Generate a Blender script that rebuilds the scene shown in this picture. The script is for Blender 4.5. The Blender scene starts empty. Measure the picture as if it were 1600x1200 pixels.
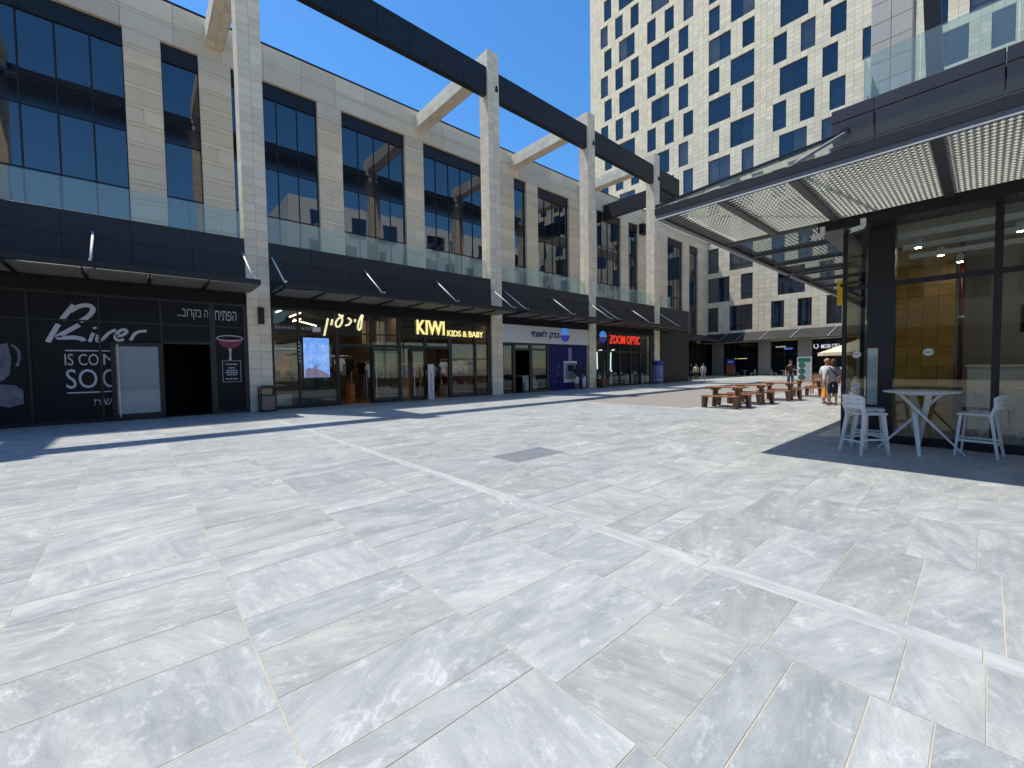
import bpy, math, random
from mathutils import Vector, Matrix
random.seed(11)
S = bpy.context.scene
COL = S.collection

# ------------------------------------------------------------------ camera
FPX, YAW, PITCH, ROLL = 658.819, -.844727825, -.0393188, -.01478735
Fv = Vector((math.sin(YAW)*math.cos(PITCH), math.cos(YAW)*math.cos(PITCH), math.sin(PITCH)))
r0 = Vector((math.cos(YAW), -math.sin(YAW), 0)); u0 = r0.cross(Fv)
Rv = math.cos(ROLL)*r0 + math.sin(ROLL)*u0; Uv = -math.sin(ROLL)*r0 + math.cos(ROLL)*u0
CAM = Vector((0, 0, 1.6))
cd = bpy.data.cameras.new('camera'); cam = bpy.data.objects.new('camera', cd); COL.objects.link(cam)
cd.sensor_width = 36; cd.lens = FPX/1600*36; cd.clip_start = .05; cd.clip_end = 2000
cam.matrix_world = Matrix(((Rv.x, Uv.x, -Fv.x, CAM.x), (Rv.y, Uv.y, -Fv.y, CAM.y), (Rv.z, Uv.z, -Fv.z, CAM.z), (0, 0, 0, 1)))
S.camera = cam

# ------------------------------------------------------------------ sky, sun, exposure
LDIR = Vector((.37, .172, -1)).normalized()
W = bpy.data.worlds.new('World'); S.world = W; W.use_nodes = True
nt = W.node_tree; bg = nt.nodes['Background']; sky = nt.nodes.new('ShaderNodeTexSky')
sky.sky_type = 'NISHITA'; sky.sun_disc = False
sky.sun_elevation = math.asin(-LDIR.z); sky.sun_rotation = math.atan2(-LDIR.x, -LDIR.y)
sky.air_density = 1.0; sky.dust_density = .25; sky.ozone_density = 3.0; sky.altitude = 200
hs = nt.nodes.new('ShaderNodeHueSaturation'); hs.inputs['Saturation'].default_value = 1.29
nt.links.new(sky.outputs[0], hs.inputs['Color']); nt.links.new(hs.outputs[0], bg.inputs[0]); bg.inputs[1].default_value = .145
sl = bpy.data.lights.new('sun', 'SUN'); sl.energy = 3.6; sl.angle = math.radians(.53); sl.color = (1, .94, .83)
so = bpy.data.objects.new('sun', sl); COL.objects.link(so); so.rotation_euler = LDIR.to_track_quat('-Z', 'Y').to_euler(); so.location = (-20, -10, 60)
S.view_settings.view_transform = 'Standard'; S.view_settings.look = 'None'; S.view_settings.gamma = 1
S.view_settings.exposure = 0.5; S.view_settings.use_curve_mapping = False
S.render.engine = 'CYCLES'
S.cycles.max_bounces = 7; S.cycles.diffuse_bounces = 4; S.cycles.glossy_bounces = 3; S.cycles.transparent_max_bounces = 14
S.cycles.transmission_bounces = 8; S.cycles.caustics_reflective = False; S.cycles.caustics_refractive = False
S.render.resolution_x = 1024; S.render.resolution_y = 768

# ------------------------------------------------------------------ helpers
class MB:
    """collects faces, each with a random value kept in the face attribute rnd"""
    def __init__(s): s.v = []; s.f = []; s.r = []
    def add(s, vs, fs, r=None):
        o = len(s.v); s.v += [tuple(q) for q in vs]; s.f += [tuple(i+o for i in f) for f in fs]
        if r is None: r = random.random()*.95
        s.r += [r]*len(fs); return s
    def box(s, x0, x1, y0, y1, z0, z1, r=None):
        return s.add([(x0,y0,z0),(x1,y0,z0),(x1,y1,z0),(x0,y1,z0),(x0,y0,z1),(x1,y0,z1),(x1,y1,z1),(x0,y1,z1)],
                     [(3,2,1,0),(4,5,6,7),(0,1,5,4),(1,2,6,5),(2,3,7,6),(3,0,4,7)], r)
    def slab(s, lo, hi, ax, sg, ch=.008, r=None):
        """box whose outward face (axis ax, sign sg) has chamfered edges"""
        a, b = [i for i in range(3) if i != ax]
        d0, d1 = (lo[ax], hi[ax]) if sg > 0 else (hi[ax], lo[ax])
        dm = d1 - sg*ch; vs = []
        for d, c in ((d0, 0), (dm, 0), (d1, ch)):
            for p, q in ((lo[a]+c, lo[b]+c), (hi[a]-c, lo[b]+c), (hi[a]-c, hi[b]-c), (lo[a]+c, hi[b]-c)):
                w = [0,0,0]; w[ax] = d; w[a] = p; w[b] = q; vs.append(tuple(w))
        fs = [(8,9,10,11)]
        for i in range(4):
            j = (i+1) % 4; fs += [(i,j,4+j,4+i), (4+i,4+j,8+j,8+i)]
        flip = (sg > 0) == (ax == 1)
        if flip: fs = [tuple(reversed(f)) for f in fs]
        return s.add(vs, fs, r)
    def bar(s, p, q, w, h=None, up=(0,0,1), w2=None, r=None):
        """rectangular bar from p to q, tapering from width w to w2"""
        p, q = Vector(p), Vector(q); d = (q-p).normalized(); h = h or w; k = (w2/w) if w2 else 1
        u = Vector(up)
        if abs(d.dot(u)) > .99: u = Vector((1,0,0))
        a = d.cross(u).normalized(); b = a.cross(d).normalized(); vs = []
        for c, m in ((p,1),(q,k)):
            for i, j in ((-1,-1),(1,-1),(1,1),(-1,1)): vs.append(c + a*i*w/2*m + b*j*h/2*m)
        return s.add(vs, [(3,2,1,0),(4,5,6,7),(0,1,5,4),(1,2,6,5),(2,3,7,6),(3,0,4,7)], r)
    def tube(s, pts, rad, n=8, r=None, cap=True):
        pts = [Vector(p) for p in pts]; rads = rad if isinstance(rad, (list,tuple)) else [rad]*len(pts)
        vs = []; fs = []; a = None
        for i, p in enumerate(pts):
            d = (pts[min(i+1,len(pts)-1)]-pts[max(i-1,0)]).normalized()
            if a is None:
                a = d.cross(Vector((0,0,1)))
                if a.length < .1: a = d.cross(Vector((1,0,0)))
            a = (a - d*a.dot(d)).normalized(); b = d.cross(a)
            for k in range(n):
                t = 2*math.pi*k/n; vs.append(p + (a*math.cos(t)+b*math.sin(t))*rads[i])
        for i in range(len(pts)-1):
            for k in range(n): fs.append((i*n+k, i*n+(k+1)%n, (i+1)*n+(k+1)%n, (i+1)*n+k))
        if cap: fs += [tuple(reversed(range(n))), tuple(range((len(pts)-1)*n, len(pts)*n))]
        return s.add(vs, fs, r)
    def lathe(s, prof, n=16, c=(0,0,0), r=None):
        vs = []; fs = []
        for (q, z) in prof:
            for k in range(n):
                t = 2*math.pi*k/n; vs.append((c[0]+q*math.cos(t), c[1]+q*math.sin(t), c[2]+z))
        for i in range(len(prof)-1):
            for k in range(n): fs.append((i*n+k, i*n+(k+1)%n, (i+1)*n+(k+1)%n, (i+1)*n+k))
        fs += [tuple(reversed(range(n))), tuple(range((len(prof)-1)*n, len(prof)*n))]
        return s.add(vs, fs, r)
    def prism(s, poly, d0, d1, frame, r=None):
        """extrude a polygon given in (u,v); frame(u,v,d) -> point"""
        n = len(poly); vs = [frame(u,v,d0) for u,v in poly]+[frame(u,v,d1) for u,v in poly]
        return s.add(vs, [tuple(range(n-1,-1,-1)), tuple(range(n,2*n))]+[(i,(i+1)%n,n+(i+1)%n,n+i) for i in range(n)], r)
    def mesh(s, name):
        m = bpy.data.meshes.new(name); m.from_pydata(s.v, [], s.f)
        at = m.attributes.new('rnd', 'FLOAT', 'FACE'); at.data.foreach_set('value', s.r); return m

def props(o, label=None, cat=None, group=None, kind=None):
    if label: o['label'] = label
    if cat: o['category'] = cat
    if group: o['group'] = group
    if kind: o['kind'] = kind
    return o
def put(name, mb, mat, parent=None, smooth=False, label=None, cat=None, group=None, kind=None):
    m = mb.mesh(name) if isinstance(mb, MB) else mb
    o = bpy.data.objects.new(name, m); COL.objects.link(o)
    if mat is not None:
        m.materials.clear(); m.materials.append(mat)
    if smooth: m.polygons.foreach_set('use_smooth', [True]*len(m.polygons))
    if parent is not None:
        o.parent = parent; o.matrix_parent_inverse = Matrix.Translation(-parent.location) if parent.type == 'EMPTY' else Matrix()
    return props(o, label, cat, group, kind)
def thing(name, loc, label, cat, group=None, rz=0, kind=None):
    o = bpy.data.objects.new(name, None); COL.objects.link(o); o.location = loc; o.rotation_euler[2] = rz
    o.empty_display_size = .2
    return props(o, label, cat, group, kind)
def local(name, mb, mat, parent, smooth=False):
    """part given in its thing's own coordinates"""
    m = mb.mesh(name) if isinstance(mb, MB) else mb
    o = bpy.data.objects.new(name, m); COL.objects.link(o)
    if mat is not None: m.materials.clear(); m.materials.append(mat)
    if smooth: m.polygons.foreach_set('use_smooth', [True]*len(m.polygons))
    o.parent = parent; return o
def copy_thing(root, loc, rz, label, group=None):
    def rec(o, par):
        c = o.copy(); COL.objects.link(c)
        if par is not None: c.parent = par
        for ch in o.children: rec(ch, c)
        return c
    c = rec(root, None); c.location = loc; c.rotation_euler[2] = rz; c['label'] = label
    if group: c['group'] = group
    return c
def px(p):
    d = Vector(p)-CAM; z = d.dot(Fv)
    if z < .2: return None
    return (800+d.dot(Rv)/z*FPX, 600-d.dot(Uv)/z*FPX)
def face_px(lo, hi, ax, sg):
    a, b = [i for i in range(3) if i != ax]; d = hi[ax] if sg > 0 else lo[ax]; c = Vector(lo).lerp(Vector(hi), .5)
    n = (CAM-c)[ax]*sg
    if n <= 0: return 0
    q = []
    for p, r in ((lo[a],lo[b]),(hi[a],lo[b]),(hi[a],hi[b]),(lo[a],hi[b])):
        w = [0,0,0]; w[ax] = d; w[a] = p; w[b] = r; t = px(w)
        if t is None: return 0
        q.append(t)
    if max(t[0] for t in q) < 0 or min(t[0] for t in q) > 1600 or max(t[1] for t in q) < 0 or min(t[1] for t in q) > 1200: return 0
    return abs(sum(q[i][0]*q[(i+1)%4][1]-q[(i+1)%4][0]*q[i][1] for i in range(4)))/2
def pieces(name, rest, parent, mat, specs, limit=300, amin=90):
    """specs: (lo, hi, axis, sign, chamfer, rnd). The ones that show large become parts of their own."""
    sc = sorted(((face_px(*q[:4]), i) for i, q in enumerate(specs)), reverse=True); keep = set(i for a, i in sc[:limit] if a >= amin)
    mb = MB()
    for i, q in enumerate(specs):
        if i in keep: put(name, MB().slab(*q), mat, parent)
        else: mb.slab(*q)
    if mb.f: put(rest, mb, mat, parent, kind='stuff')
def fx(x):   # frame on a wall facing +x
    return lambda u, v, d: (x+d, u, v)
def fy(y):   # frame on a wall facing -y
    return lambda u, v, d: (u, y-d, v)
def strokes(lines, w, d0, d1, frame):
    mb = MB()
    D1 = d1
    for li, L in enumerate(lines):
        d1 = D1+.0012*li
        pts = [Vector((p[0],p[1])) for p in L]
        if len(pts) > 2:      # smooth with Catmull-Rom
            q = []; P = [pts[0]]+pts+[pts[-1]]
            for i in range(1, len(P)-2):
                for k in range(5):
                    t = k/5; a, b, c, d = P[i-1], P[i], P[i+1], P[i+2]
                    q.append(.5*((2*b)+(c-a)*t+(2*a-5*b+4*c-d)*t*t+(3*b-a-3*c+d)*t**3))
            pts = q+[pts[-1]]
        le = []; ri = []
        for i, p in enumerate(pts):
            d = pts[min(i+1,len(pts)-1)]-pts[max(i-1,0)]; d = d.normalized() if d.length > 1e-6 else Vector((1,0))
            n = Vector((-d.y, d.x))*w/2; le.append(p+n); ri.append(p-n)
        m = len(pts); vs = [frame(*q, d1) for q in le]+[frame(*q, d1) for q in ri]+[frame(*q, d0) for q in le]+[frame(*q, d0) for q in ri]; fs = []
        for i in range(m-1): fs += [(i,i+1,m+i+1,m+i), (2*m+i,2*m+i+1,i+1,i), (m+i,m+i+1,3*m+i+1,3*m+i)]
        fs += [(0,m,3*m,2*m), (m-1,2*m-1,4*m-1,3*m-1)]
        mb.add(vs, fs)
    return mb
def text_mb(s, rect, d0, d1, frame, bold=0, shear=0, keep=False):
    """flat lettering fitted into rect (u0,u1,v0,v1), with a little thickness"""
    cu = bpy.data.curves.new('t', 'FONT'); cu.body = s; cu.size = 1; cu.offset = bold; cu.shear = shear; cu.resolution_u = 3
    o = bpy.data.objects.new('t', cu); COL.objects.link(o); bpy.context.view_layer.update()
    m = bpy.data.meshes.new_from_object(o.evaluated_get(bpy.context.evaluated_depsgraph_get()))
    bpy.data.objects.remove(o); vs = [v.co for v in m.vertices]; mb = MB()
    if not vs: return mb
    a0, a1 = min(v.x for v in vs), max(v.x for v in vs); b0, b1 = min(v.y for v in vs), max(v.y for v in vs)
    u0, u1, v0, v1 = rect; sx = (u1-u0)/max(a1-a0,1e-6); sy = (v1-v0)/max(b1-b0,1e-6)
    P = [(u0+(v.x-a0)*sx, v0+(v.y-b0)*sy) for v in vs]; n = len(P); fs = []; edges = {}
    for p in m.polygons:
        ii = list(p.vertices); fs.append(tuple(ii))
        for i in range(len(ii)):
            e = (ii[i], ii[(i+1)%len(ii)]); edges[e] = edges.get(e, 0)+1
    for (a, b) in list(edges):
        if (b, a) not in edges: fs.append((b, a, n+a, n+b))
    mb.add([frame(u,v,d1) for u,v in P]+[frame(u,v,d0) for u,v in P], fs); bpy.data.meshes.remove(m); return mb

# ------------------------------------------------------------------ materials
class NT:
    def __init__(s, name):
        s.m = bpy.data.materials.new(name); s.m.use_nodes = True; s.t = s.m.node_tree; s.b = s.t.nodes['Principled BSDF']; s.o = s.t.nodes['Material Output']
    def n(s, t, **k):
        x = s.t.nodes.new('ShaderNode'+t)
        for a, v in k.items():
            if isinstance(v, dict):
                for i, q in v.items(): x.inputs[i].default_value = q
            else: setattr(x, a, v)
        return x
    def l(s, a, b): s.t.links.new(a, b)
    def set(s, **k):
        for a, v in k.items(): s.b.inputs[a.replace('_', ' ')].default_value = v
        return s
    def pos(s, scale=(1,1,1), off=None):
        g = s.n('NewGeometry'); mp = s.n('Mapping'); mp.inputs['Scale'].default_value = scale; s.l(g.outputs['Position'], mp.inputs[0])
        if off is not None: s.l(off, mp.inputs[1])
        return mp.outputs[0]
    def noise(s, vec, scale, detail=4, rough=.55, dist=0):
        x = s.n('TexNoise'); x.inputs['Scale'].default_value = scale; x.inputs['Detail'].default_value = detail; x.inputs['Roughness'].default_value = rough
        x.inputs['Distortion'].default_value = dist; s.l(vec, x.inputs['Vector']); return x.outputs['Fac']
    def ramp(s, fac, *st):
        x = s.n('ValToRGB'); e = x.color_ramp.elements
        while len(e) < len(st): e.new(.5)
        for i, (p, c) in enumerate(st): e[i].position = p; e[i].color = (*c, 1) if len(c) == 3 else c
        s.l(fac, x.inputs[0]); return x.outputs[0]
    def mix(s, fac, a, b, mode='MIX'):
        x = s.n('Mix', data_type='RGBA', blend_type=mode)
        for i, v in ((0, fac), (6, a), (7, b)):
            if hasattr(v, 'links') or hasattr(v, 'is_linked'): s.l(v, x.inputs[i])
            elif i == 0: x.inputs[0].default_value = v
            else: x.inputs[i].default_value = (*v, 1)
        return x.outputs[2]
    def math(s, op, a, b=0.):
        x = s.n('Math', operation=op)
        for i, v in ((0, a), (1, b)):
            if hasattr(v, 'is_linked'): s.l(v, x.inputs[i])
            else: x.inputs[i].default_value = v
        return x.outputs[0]
    def bump(s, h, st=.2, d=.02):
        x = s.n('Bump'); x.inputs['Strength'].default_value = st; x.inputs['Distance'].default_value = d; s.l(h, x.inputs['Height']); s.l(x.outputs[0], s.b.inputs['Normal'])
    def rnd(s): return s.n('Attribute', attribute_name='rnd').outputs['Fac']
    def col(s, c): s.l(c, s.b.inputs['Base Color'])
def plain(name, c, rough=.5, metal=0, var=.12, sc=6, emit=0, bumpy=0, ior=1.45):
    t = NT(name); t.set(Roughness=rough, Metallic=metal, IOR=ior)
    p = t.pos(); f = t.noise(p, sc, 5)
    t.col(t.mix(f, tuple(x*(1-var) for x in c), tuple(min(1, x*(1+var)) for x in c)))
    t.l(t.math('ADD', t.math('MULTIPLY', f, .18), max(rough-.09, .02)), t.b.inputs['Roughness'])
    if emit: t.b.inputs['Emission Color'].default_value = (*c, 1); t.b.inputs['Emission Strength'].default_value = emit
    if bumpy: t.bump(t.noise(p, sc*8, 3), bumpy)
    return t.m
def stone(name, c, dark=.86, rough=.8, grain=40, stain=.3, sp=.16):
    t = NT(name); r = t.rnd(); p = t.pos()
    a = t.mix(r, tuple(x*(1-sp) for x in c), tuple(min(1, x*(1+sp*.7)) for x in c))
    warm = t.mix(t.math('FRACT', t.math('MULTIPLY', r, 7.3)), (1.03,.99,.93), (.97,1,1.04)); a = t.mix(1, a, warm, 'MULTIPLY')
    f = t.noise(p, 2.2, 6, .6); a = t.mix(t.math('MULTIPLY', f, .55), a, tuple(x*dark for x in c))
    st = t.noise(t.pos((1.1,1.1,.16)), 1.6, 5, .6); sm = t.ramp(st, (.5,(0,0,0)), (.78,(1,1,1)))
    a = t.mix(t.math('MULTIPLY', sm, stain), a, tuple(x*.62 for x in c)); g = t.noise(p, grain, 3, .7)
    a = t.mix(t.math('MULTIPLY', g, .22), a, tuple(x*.7 for x in c)); t.col(a)
    t.set(Roughness=rough); t.bump(t.math('ADD', t.math('MULTIPLY', f, .5), g), .28, .012); return t.m
M = {}
M['stone'] = stone('limestone cladding', (.88,.725,.525), stain=.2)
M['stone_pillar'] = stone('pillar limestone', (.90,.765,.58), stain=.18)
M['stone_tower'] = stone('tower limestone', (.84,.735,.54), stain=.18, grain=20)
M['stone_rough'] = stone('split face limestone', (.66,.60,.52), grain=9)
M['joint'] = plain('pale mortar backing', (.50,.45,.37), .9)
M['grout_dark'] = plain('joint shadow backing', (.26,.24,.20), .9)  # dark grout colour, behind the joints and on cores
M['pier'] = stone('grey stone', (.33,.30,.27), grain=30)

def marble():
    t = NT('grey marble paving'); r = t.rnd(); cx = t.n('CombineXYZ'); t.l(t.math('MULTIPLY', r, 91.), cx.inputs[0]); t.l(t.math('MULTIPLY', r, 47.), cx.inputs[1])
    t.l(t.math('MULTIPLY', r, 29.), cx.inputs[2]); pw = t.pos()
    # the bedding of each slab runs its own way: mostly along the courses, now and then across
    ang = t.math('ADD', t.math('MULTIPLY', t.math('SUBTRACT', t.math('FRACT', t.math('MULTIPLY', r, 17.3)), .5), .9), t.math('MULTIPLY', t.math('GREATER_THAN', t.math('FRACT', t.math('MULTIPLY', r, 5.7)), .72), 1.3))
    vr = t.n('VectorRotate', rotation_type='Z_AXIS'); t.l(pw, vr.inputs['Vector']); t.l(ang, vr.inputs['Angle'])
    def mp(sc):
        m = t.n('Mapping'); m.inputs['Scale'].default_value = sc; t.l(vr.outputs[0], m.inputs[0]); t.l(cx.outputs[0], m.inputs[1]); return m.outputs[0]
    pv = mp((1,.24,1)); pr = mp((.9,.5,1)); ps = mp((1,.1,1))
    base = t.mix(r, (.47,.485,.475), (.585,.595,.575)); warm = t.ramp(t.math('FRACT', t.math('MULTIPLY', r, 13.7)), (.6,(1,1,1)), (.95,(1.02,1.0,.96)))
    base = t.mix(1, base, warm, 'MULTIPLY')
    bg_ = t.noise(pr, 2.4, 8, .68, .4); base = t.mix(t.ramp(bg_, (.35,(0,0,0)), (.65,(1,1,1))), t.mix(1, base, (.80,.81,.83), 'MULTIPLY'), t.mix(1, base, (1.10,1.10,1.08), 'MULTIPLY'))
    cl = t.noise(pv, 4.6, 10, .76, .4); base = t.mix(t.ramp(cl, (.34,(0,0,0)), (.62,(1,1,1))), t.mix(1, base, (.70,.715,.745), 'MULTIPLY'), base)
    fs = t.noise(ps, 14, 8, .74, .5); base = t.mix(t.math('MULTIPLY', t.ramp(fs, (.42,(0,0,0)), (.70,(1,1,1))), .62), base, t.mix(1, base, (.70,.73,.78), 'MULTIPLY'))
    wc = t.noise(pr, 10.5, 11, .8, .4); wm = t.ramp(wc, (.53,(0,0,0)), (.70,(1,1,1))); base = t.mix(t.math('MULTIPLY', wm, .62), base, (.83,.835,.82))
    dk = t.noise(pv, 13, 9, .78, .6); dm = t.ramp(dk, (.53,(0,0,0)), (.74,(1,1,1))); base = t.mix(t.math('MULTIPLY', dm, .55), base, (.27,.29,.32))
    vn = t.noise(pr, 1.0, 6, .62, .5); vv = t.math('ABSOLUTE', t.math('SUBTRACT', vn, .5)); vm = t.ramp(vv, (0,(1,1,1)), (.010,(0,0,0)))
    gate = t.ramp(t.noise(pr, 1.7, 3), (.54,(0,0,0)), (.66,(1,1,1))); base = t.mix(t.math('MULTIPLY', t.math('MULTIPLY', vm, gate), .5), base, (.86,.86,.84))
    ye = t.noise(pv, 1.5, 6, .65); ym = t.ramp(ye, (.58,(0,0,0)), (.76,(1,1,1))); base = t.mix(t.math('MULTIPLY', ym, .30), base, (.62,.57,.45))
    dirt = t.noise(pw, .5, 7, .68); base = t.mix(t.math('MULTIPLY', t.ramp(dirt, (.46,(0,0,0)), (.75,(1,1,1))), .12), base, (.38,.38,.37))
    sp = t.noise(pw, 170, 2, .75); base = t.mix(t.ramp(sp, (.35,(0,0,0)), (.7,(1,1,1))), t.mix(1, base, (.78,.79,.80), 'MULTIPLY'), base)
    vo = t.n('TexVoronoi'); vo.inputs['Scale'].default_value = 1.3; t.l(pw, vo.inputs['Vector']); gs = t.math('MULTIPLY', t.math('LESS_THAN', vo.outputs['Distance'], .02), .55); base = t.mix(gs, base, (.16,.15,.14))
    rub = t.noise(t.pos((.5,1.3,1)), 1.9, 8, .75, .3); base = t.mix(t.math('MULTIPLY', t.ramp(rub, (.56,(0,0,0)), (.7,(1,1,1))), .10), base, (.33,.33,.32))
    base = t.mix(t.ramp(r, (.97,(0,0,0)), (.98,(1,1,1))), base, t.mix(dk, (.07,.08,.10), (.33,.35,.38)))
    t.col(base); rg = t.noise(pw, 3, 4); t.l(t.math('ADD', t.math('MULTIPLY', rg, .25), .36), t.b.inputs['Roughness']); t.set(IOR=1.45)
    t.bump(t.math('ADD', t.math('MULTIPLY', sp, .5), t.noise(pw, 28, 4)), .14, .006); return t.m
M['marble'] = marble()
t = NT('white marble strip'); p = t.pos((.35,1,1)); f = t.noise(p, 5, 7, .65, 1.5); t.col(t.mix(t.ramp(f, (.35,(0,0,0)), (.7,(1,1,1))), (.36,.37,.375), (.54,.55,.545))); t.set(Roughness=.5); t.bump(t.noise(t.pos(), 60), .1, .004); M['marble_white'] = t.m
M['grout'] = plain('sandy grout', (.50,.44,.34), .95, var=.3, sc=4, bumpy=.3)
t = NT('tan paver field'); p = t.pos(); br = t.n('TexBrick'); br.inputs['Scale'].default_value = 1; br.inputs['Brick Width'].default_value = .2; br.inputs['Row Height'].default_value = .1; br.inputs['Mortar Size'].default_value = .004
br.inputs['Color1'].default_value = (.235,.22,.20,1); br.inputs['Color2'].default_value = (.285,.268,.245,1); br.inputs['Mortar'].default_value = (.2,.18,.16,1); t.l(p, br.inputs[0]); f = t.noise(p, .8, 5)
t.col(t.mix(t.math('MULTIPLY', f, .5), br.outputs[0], (.23,.21,.19))); t.set(Roughness=.85); M['paver'] = t.m
M['beam'] = plain('black beam panel', (.010,.011,.015), .5, var=.25, sc=.8)
M['black'] = plain('black metal', (.010,.011,.014), .42, var=.25, sc=1.5)
M['black_panel'] = plain('black cladding panel', (.020,.021,.027), .5, var=.3, sc=.8)
M['frame'] = plain('black window frame', (.012,.013,.016), .4, var=.2)
M['print'] = plain('dark printed film', (.007,.0075,.010), .5, var=.3, sc=1, ior=1.3)
M['alu'] = plain('grey metal', (.42,.42,.43), .4, .6)
M['trim'] = plain('mid grey trim', (.13,.135,.15), .5)
M['steel'] = plain('brushed steel', (.62,.63,.65), .3, .8)
M['soffit'] = plain('pale grey awning lining', (.21,.195,.175), .7, sc=1.5, var=.3)
M['white'] = plain('white plastic', (.68,.71,.72), .45, var=.06)
M['white_paint'] = plain('white paint', (.72,.72,.70), .6, var=.06)
M['dark_frame'] = plain('dark grey canopy steel', (.042,.044,.054), .5, var=.2, sc=2)
M['brown'] = plain('brown dark brace', (.06,.045,.038), .6)
M['plaster'] = plain('grey plaster wall', (.34,.32,.28), .8, sc=1.2)
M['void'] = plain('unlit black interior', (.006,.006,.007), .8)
M['floor_in'] = plain('shop parquet floor', (.20,.11,.055), .4, var=.3, sc=3)
M['wall_in'] = plain('shop inner wall', (.24,.18,.13), .7, var=.5, sc=1.5)
M['ceil_in'] = plain('shop ceiling', (.055,.05,.045), .8)
def glass(name, tint, ior=1.5, haze=0, hazec=(.7,.85,.8), rough=.0):
    t = NT(name); t.t.nodes.remove(t.b); tr = t.n('BsdfTransparent'); tr.inputs[0].default_value = (*tint, 1); gl = t.n('BsdfGlossy'); gl.inputs['Roughness'].default_value = rough
    lw = t.n('LayerWeight'); lw.inputs[0].default_value = .5; f0 = ((ior-1)/(ior+1))**2; fac = t.math('ADD', t.math('MULTIPLY', t.math('POWER', lw.outputs['Facing'], 5.), 1-f0), f0); mx = t.n('MixShader'); cur = tr.outputs[0]
    if haze:
        df = t.n('BsdfDiffuse'); df.inputs[0].default_value = (*hazec, 1); m2 = t.n('MixShader'); m2.inputs[0].default_value = haze; t.l(cur, m2.inputs[1]); t.l(df.outputs[0], m2.inputs[2]); cur = m2.outputs[0]
    t.l(fac, mx.inputs[0]); t.l(cur, mx.inputs[1]); t.l(gl.outputs[0], mx.inputs[2]); t.l(mx.outputs[0], t.o.inputs[0]); return t.m
M['glass'] = glass('shop glass', (.84,.87,.86), 1.55)
M['glass_rail'] = glass('greenish balustrade glass', (.82,.90,.88), 1.5, .13, (.72,.82,.79))
M['glass_roof'] = glass('clear canopy glass', (.80,.86,.82), 1.45, .06, (.7,.8,.75))
M['frost'] = glass('frosted film glass', (.5,.55,.58), 1.5, .6, (.52,.57,.60))
M['mint'] = glass('pale mint door glass', (.6,.7,.7), 1.5, .6, (.46,.56,.57))
def window_glass(name, c, ior, wav=.05):
    t = NT(name); r = t.rnd(); t.col(t.mix(r, tuple(x*.6 for x in c), tuple(x*1.4 for x in c))); t.set(Roughness=.015, IOR=ior)
    t.bump(t.noise(t.pos((1,1,.7)), .55, 1, .4), wav, .12); return t.m
M['win'] = window_glass('dark reflective glass', (.002,.008,.020), 2.3, .05)
t = NT('tower blue glass'); r = t.rnd(); t.col(t.ramp(r, (0,(.003,.008,.020)), (.55,(.006,.018,.042)), (.78,(.012,.028,.055)), (.84,(.05,.058,.066)), (.95,(.075,.08,.085)))); t.set(Roughness=.02, IOR=1.85); t.bump(t.noise(t.pos((1,1,.7)), .55, 1, .4), .012, .12); M['win_tower'] = t.m
M['spandrel'] = plain('dark spandrel glass', (.006,.008,.012), .12, var=.2, ior=1.7)
def emit(name, c, s):
    t = NT(name); t.set(Base_Color=(*c,1), Roughness=.4); t.b.inputs['Emission Color'].default_value = (*c,1); t.b.inputs['Emission Strength'].default_value = s; return t.m
M['warm_strip'] = emit('warm light strip', (1,.76,.46), 5.5)
M['booster_cool'] = emit('cool light trough', (.9,.95,1), 5)
M['booster'] = emit('warm light trough', (1,.80,.55), 6)
M['lamp_white'] = emit('white lamp', (1,.9,.74), 60)
M['neon'] = emit('white neon tube', (.8,.95,1), 1.1)
M['sign_gold'] = emit('lit cream letters', (.95,.86,.50), .55)
M['sign_yellow'] = emit('lit yellow letters', (1,.86,.32), .6)
M['sign_red'] = emit('lit red letters', (.95,.05,.02), .34)
M['sign_blue'] = emit('lit blue letters', (.12,.20,.85), .35)
M['letters'] = plain('pale vinyl letters', (.50,.51,.58), .5, var=.1)
M['letters_bright'] = emit('lit white letters', (.8,.82,.9), .35)
M['navy_letters'] = plain('navy letters', (.02,.03,.17), .5)
M['bank_white'] = plain('bank sign panel', (.66,.67,.70), .5, var=.05)
M['bank_blue'] = plain('bank blue panel', (.005,.007,.11), .55, var=.3, sc=1, ior=1.3)
M['logo_blue'] = emit('logo blue', (.02,.03,.35), .25)
M['logo_cyan'] = emit('logo light blue', (.04,.28,.80), .35)
M['logo_white'] = plain('logo white', (.8,.85,.9), .4)
t = NT('video screen'); p = t.pos(); sx = t.n('SeparateXYZ'); t.l(p, sx.inputs[0]); f = t.noise(t.pos((1,1.2,1.2)), 2.2, 4, .5, .6)
c = t.mix(t.ramp(f, (.45,(0,0,0)), (.62,(1,1,1))), (.17,.36,.90), (.30,.47,.94)); wv = t.n('TexWave', bands_direction='Z'); wv.inputs['Scale'].default_value = 3.2; t.l(p, wv.inputs[0])
c = t.mix(t.math('MULTIPLY', t.ramp(wv.outputs['Fac'], (.93,(0,0,0)), (.97,(1,1,1))), .35), c, (.1,.2,.6));
t.l(c, t.b.inputs['Emission Color']); t.b.inputs['Emission Strength'].default_value = .85; t.col(c); M['screen'] = t.m
def wood(name, a, b, sc=(1,1,1)):
    t = NT(name); r = t.rnd(); cx = t.n('CombineXYZ'); t.l(t.math('MULTIPLY', r, 40.), cx.inputs[0]); f = t.noise(t.pos(sc, cx.outputs[0]), 9, 6, .65, .6); t.col(t.mix(f, a, b)); t.set(Roughness=.55); t.bump(f, .15, .01); return t.m
M['wood'] = wood('red brown timber', (.17,.065,.03), (.42,.19,.085), (.25,1,1))
M['wood_light'] = wood('light brown timber', (.30,.13,.05), (.48,.24,.10), (.25,1,1))
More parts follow.
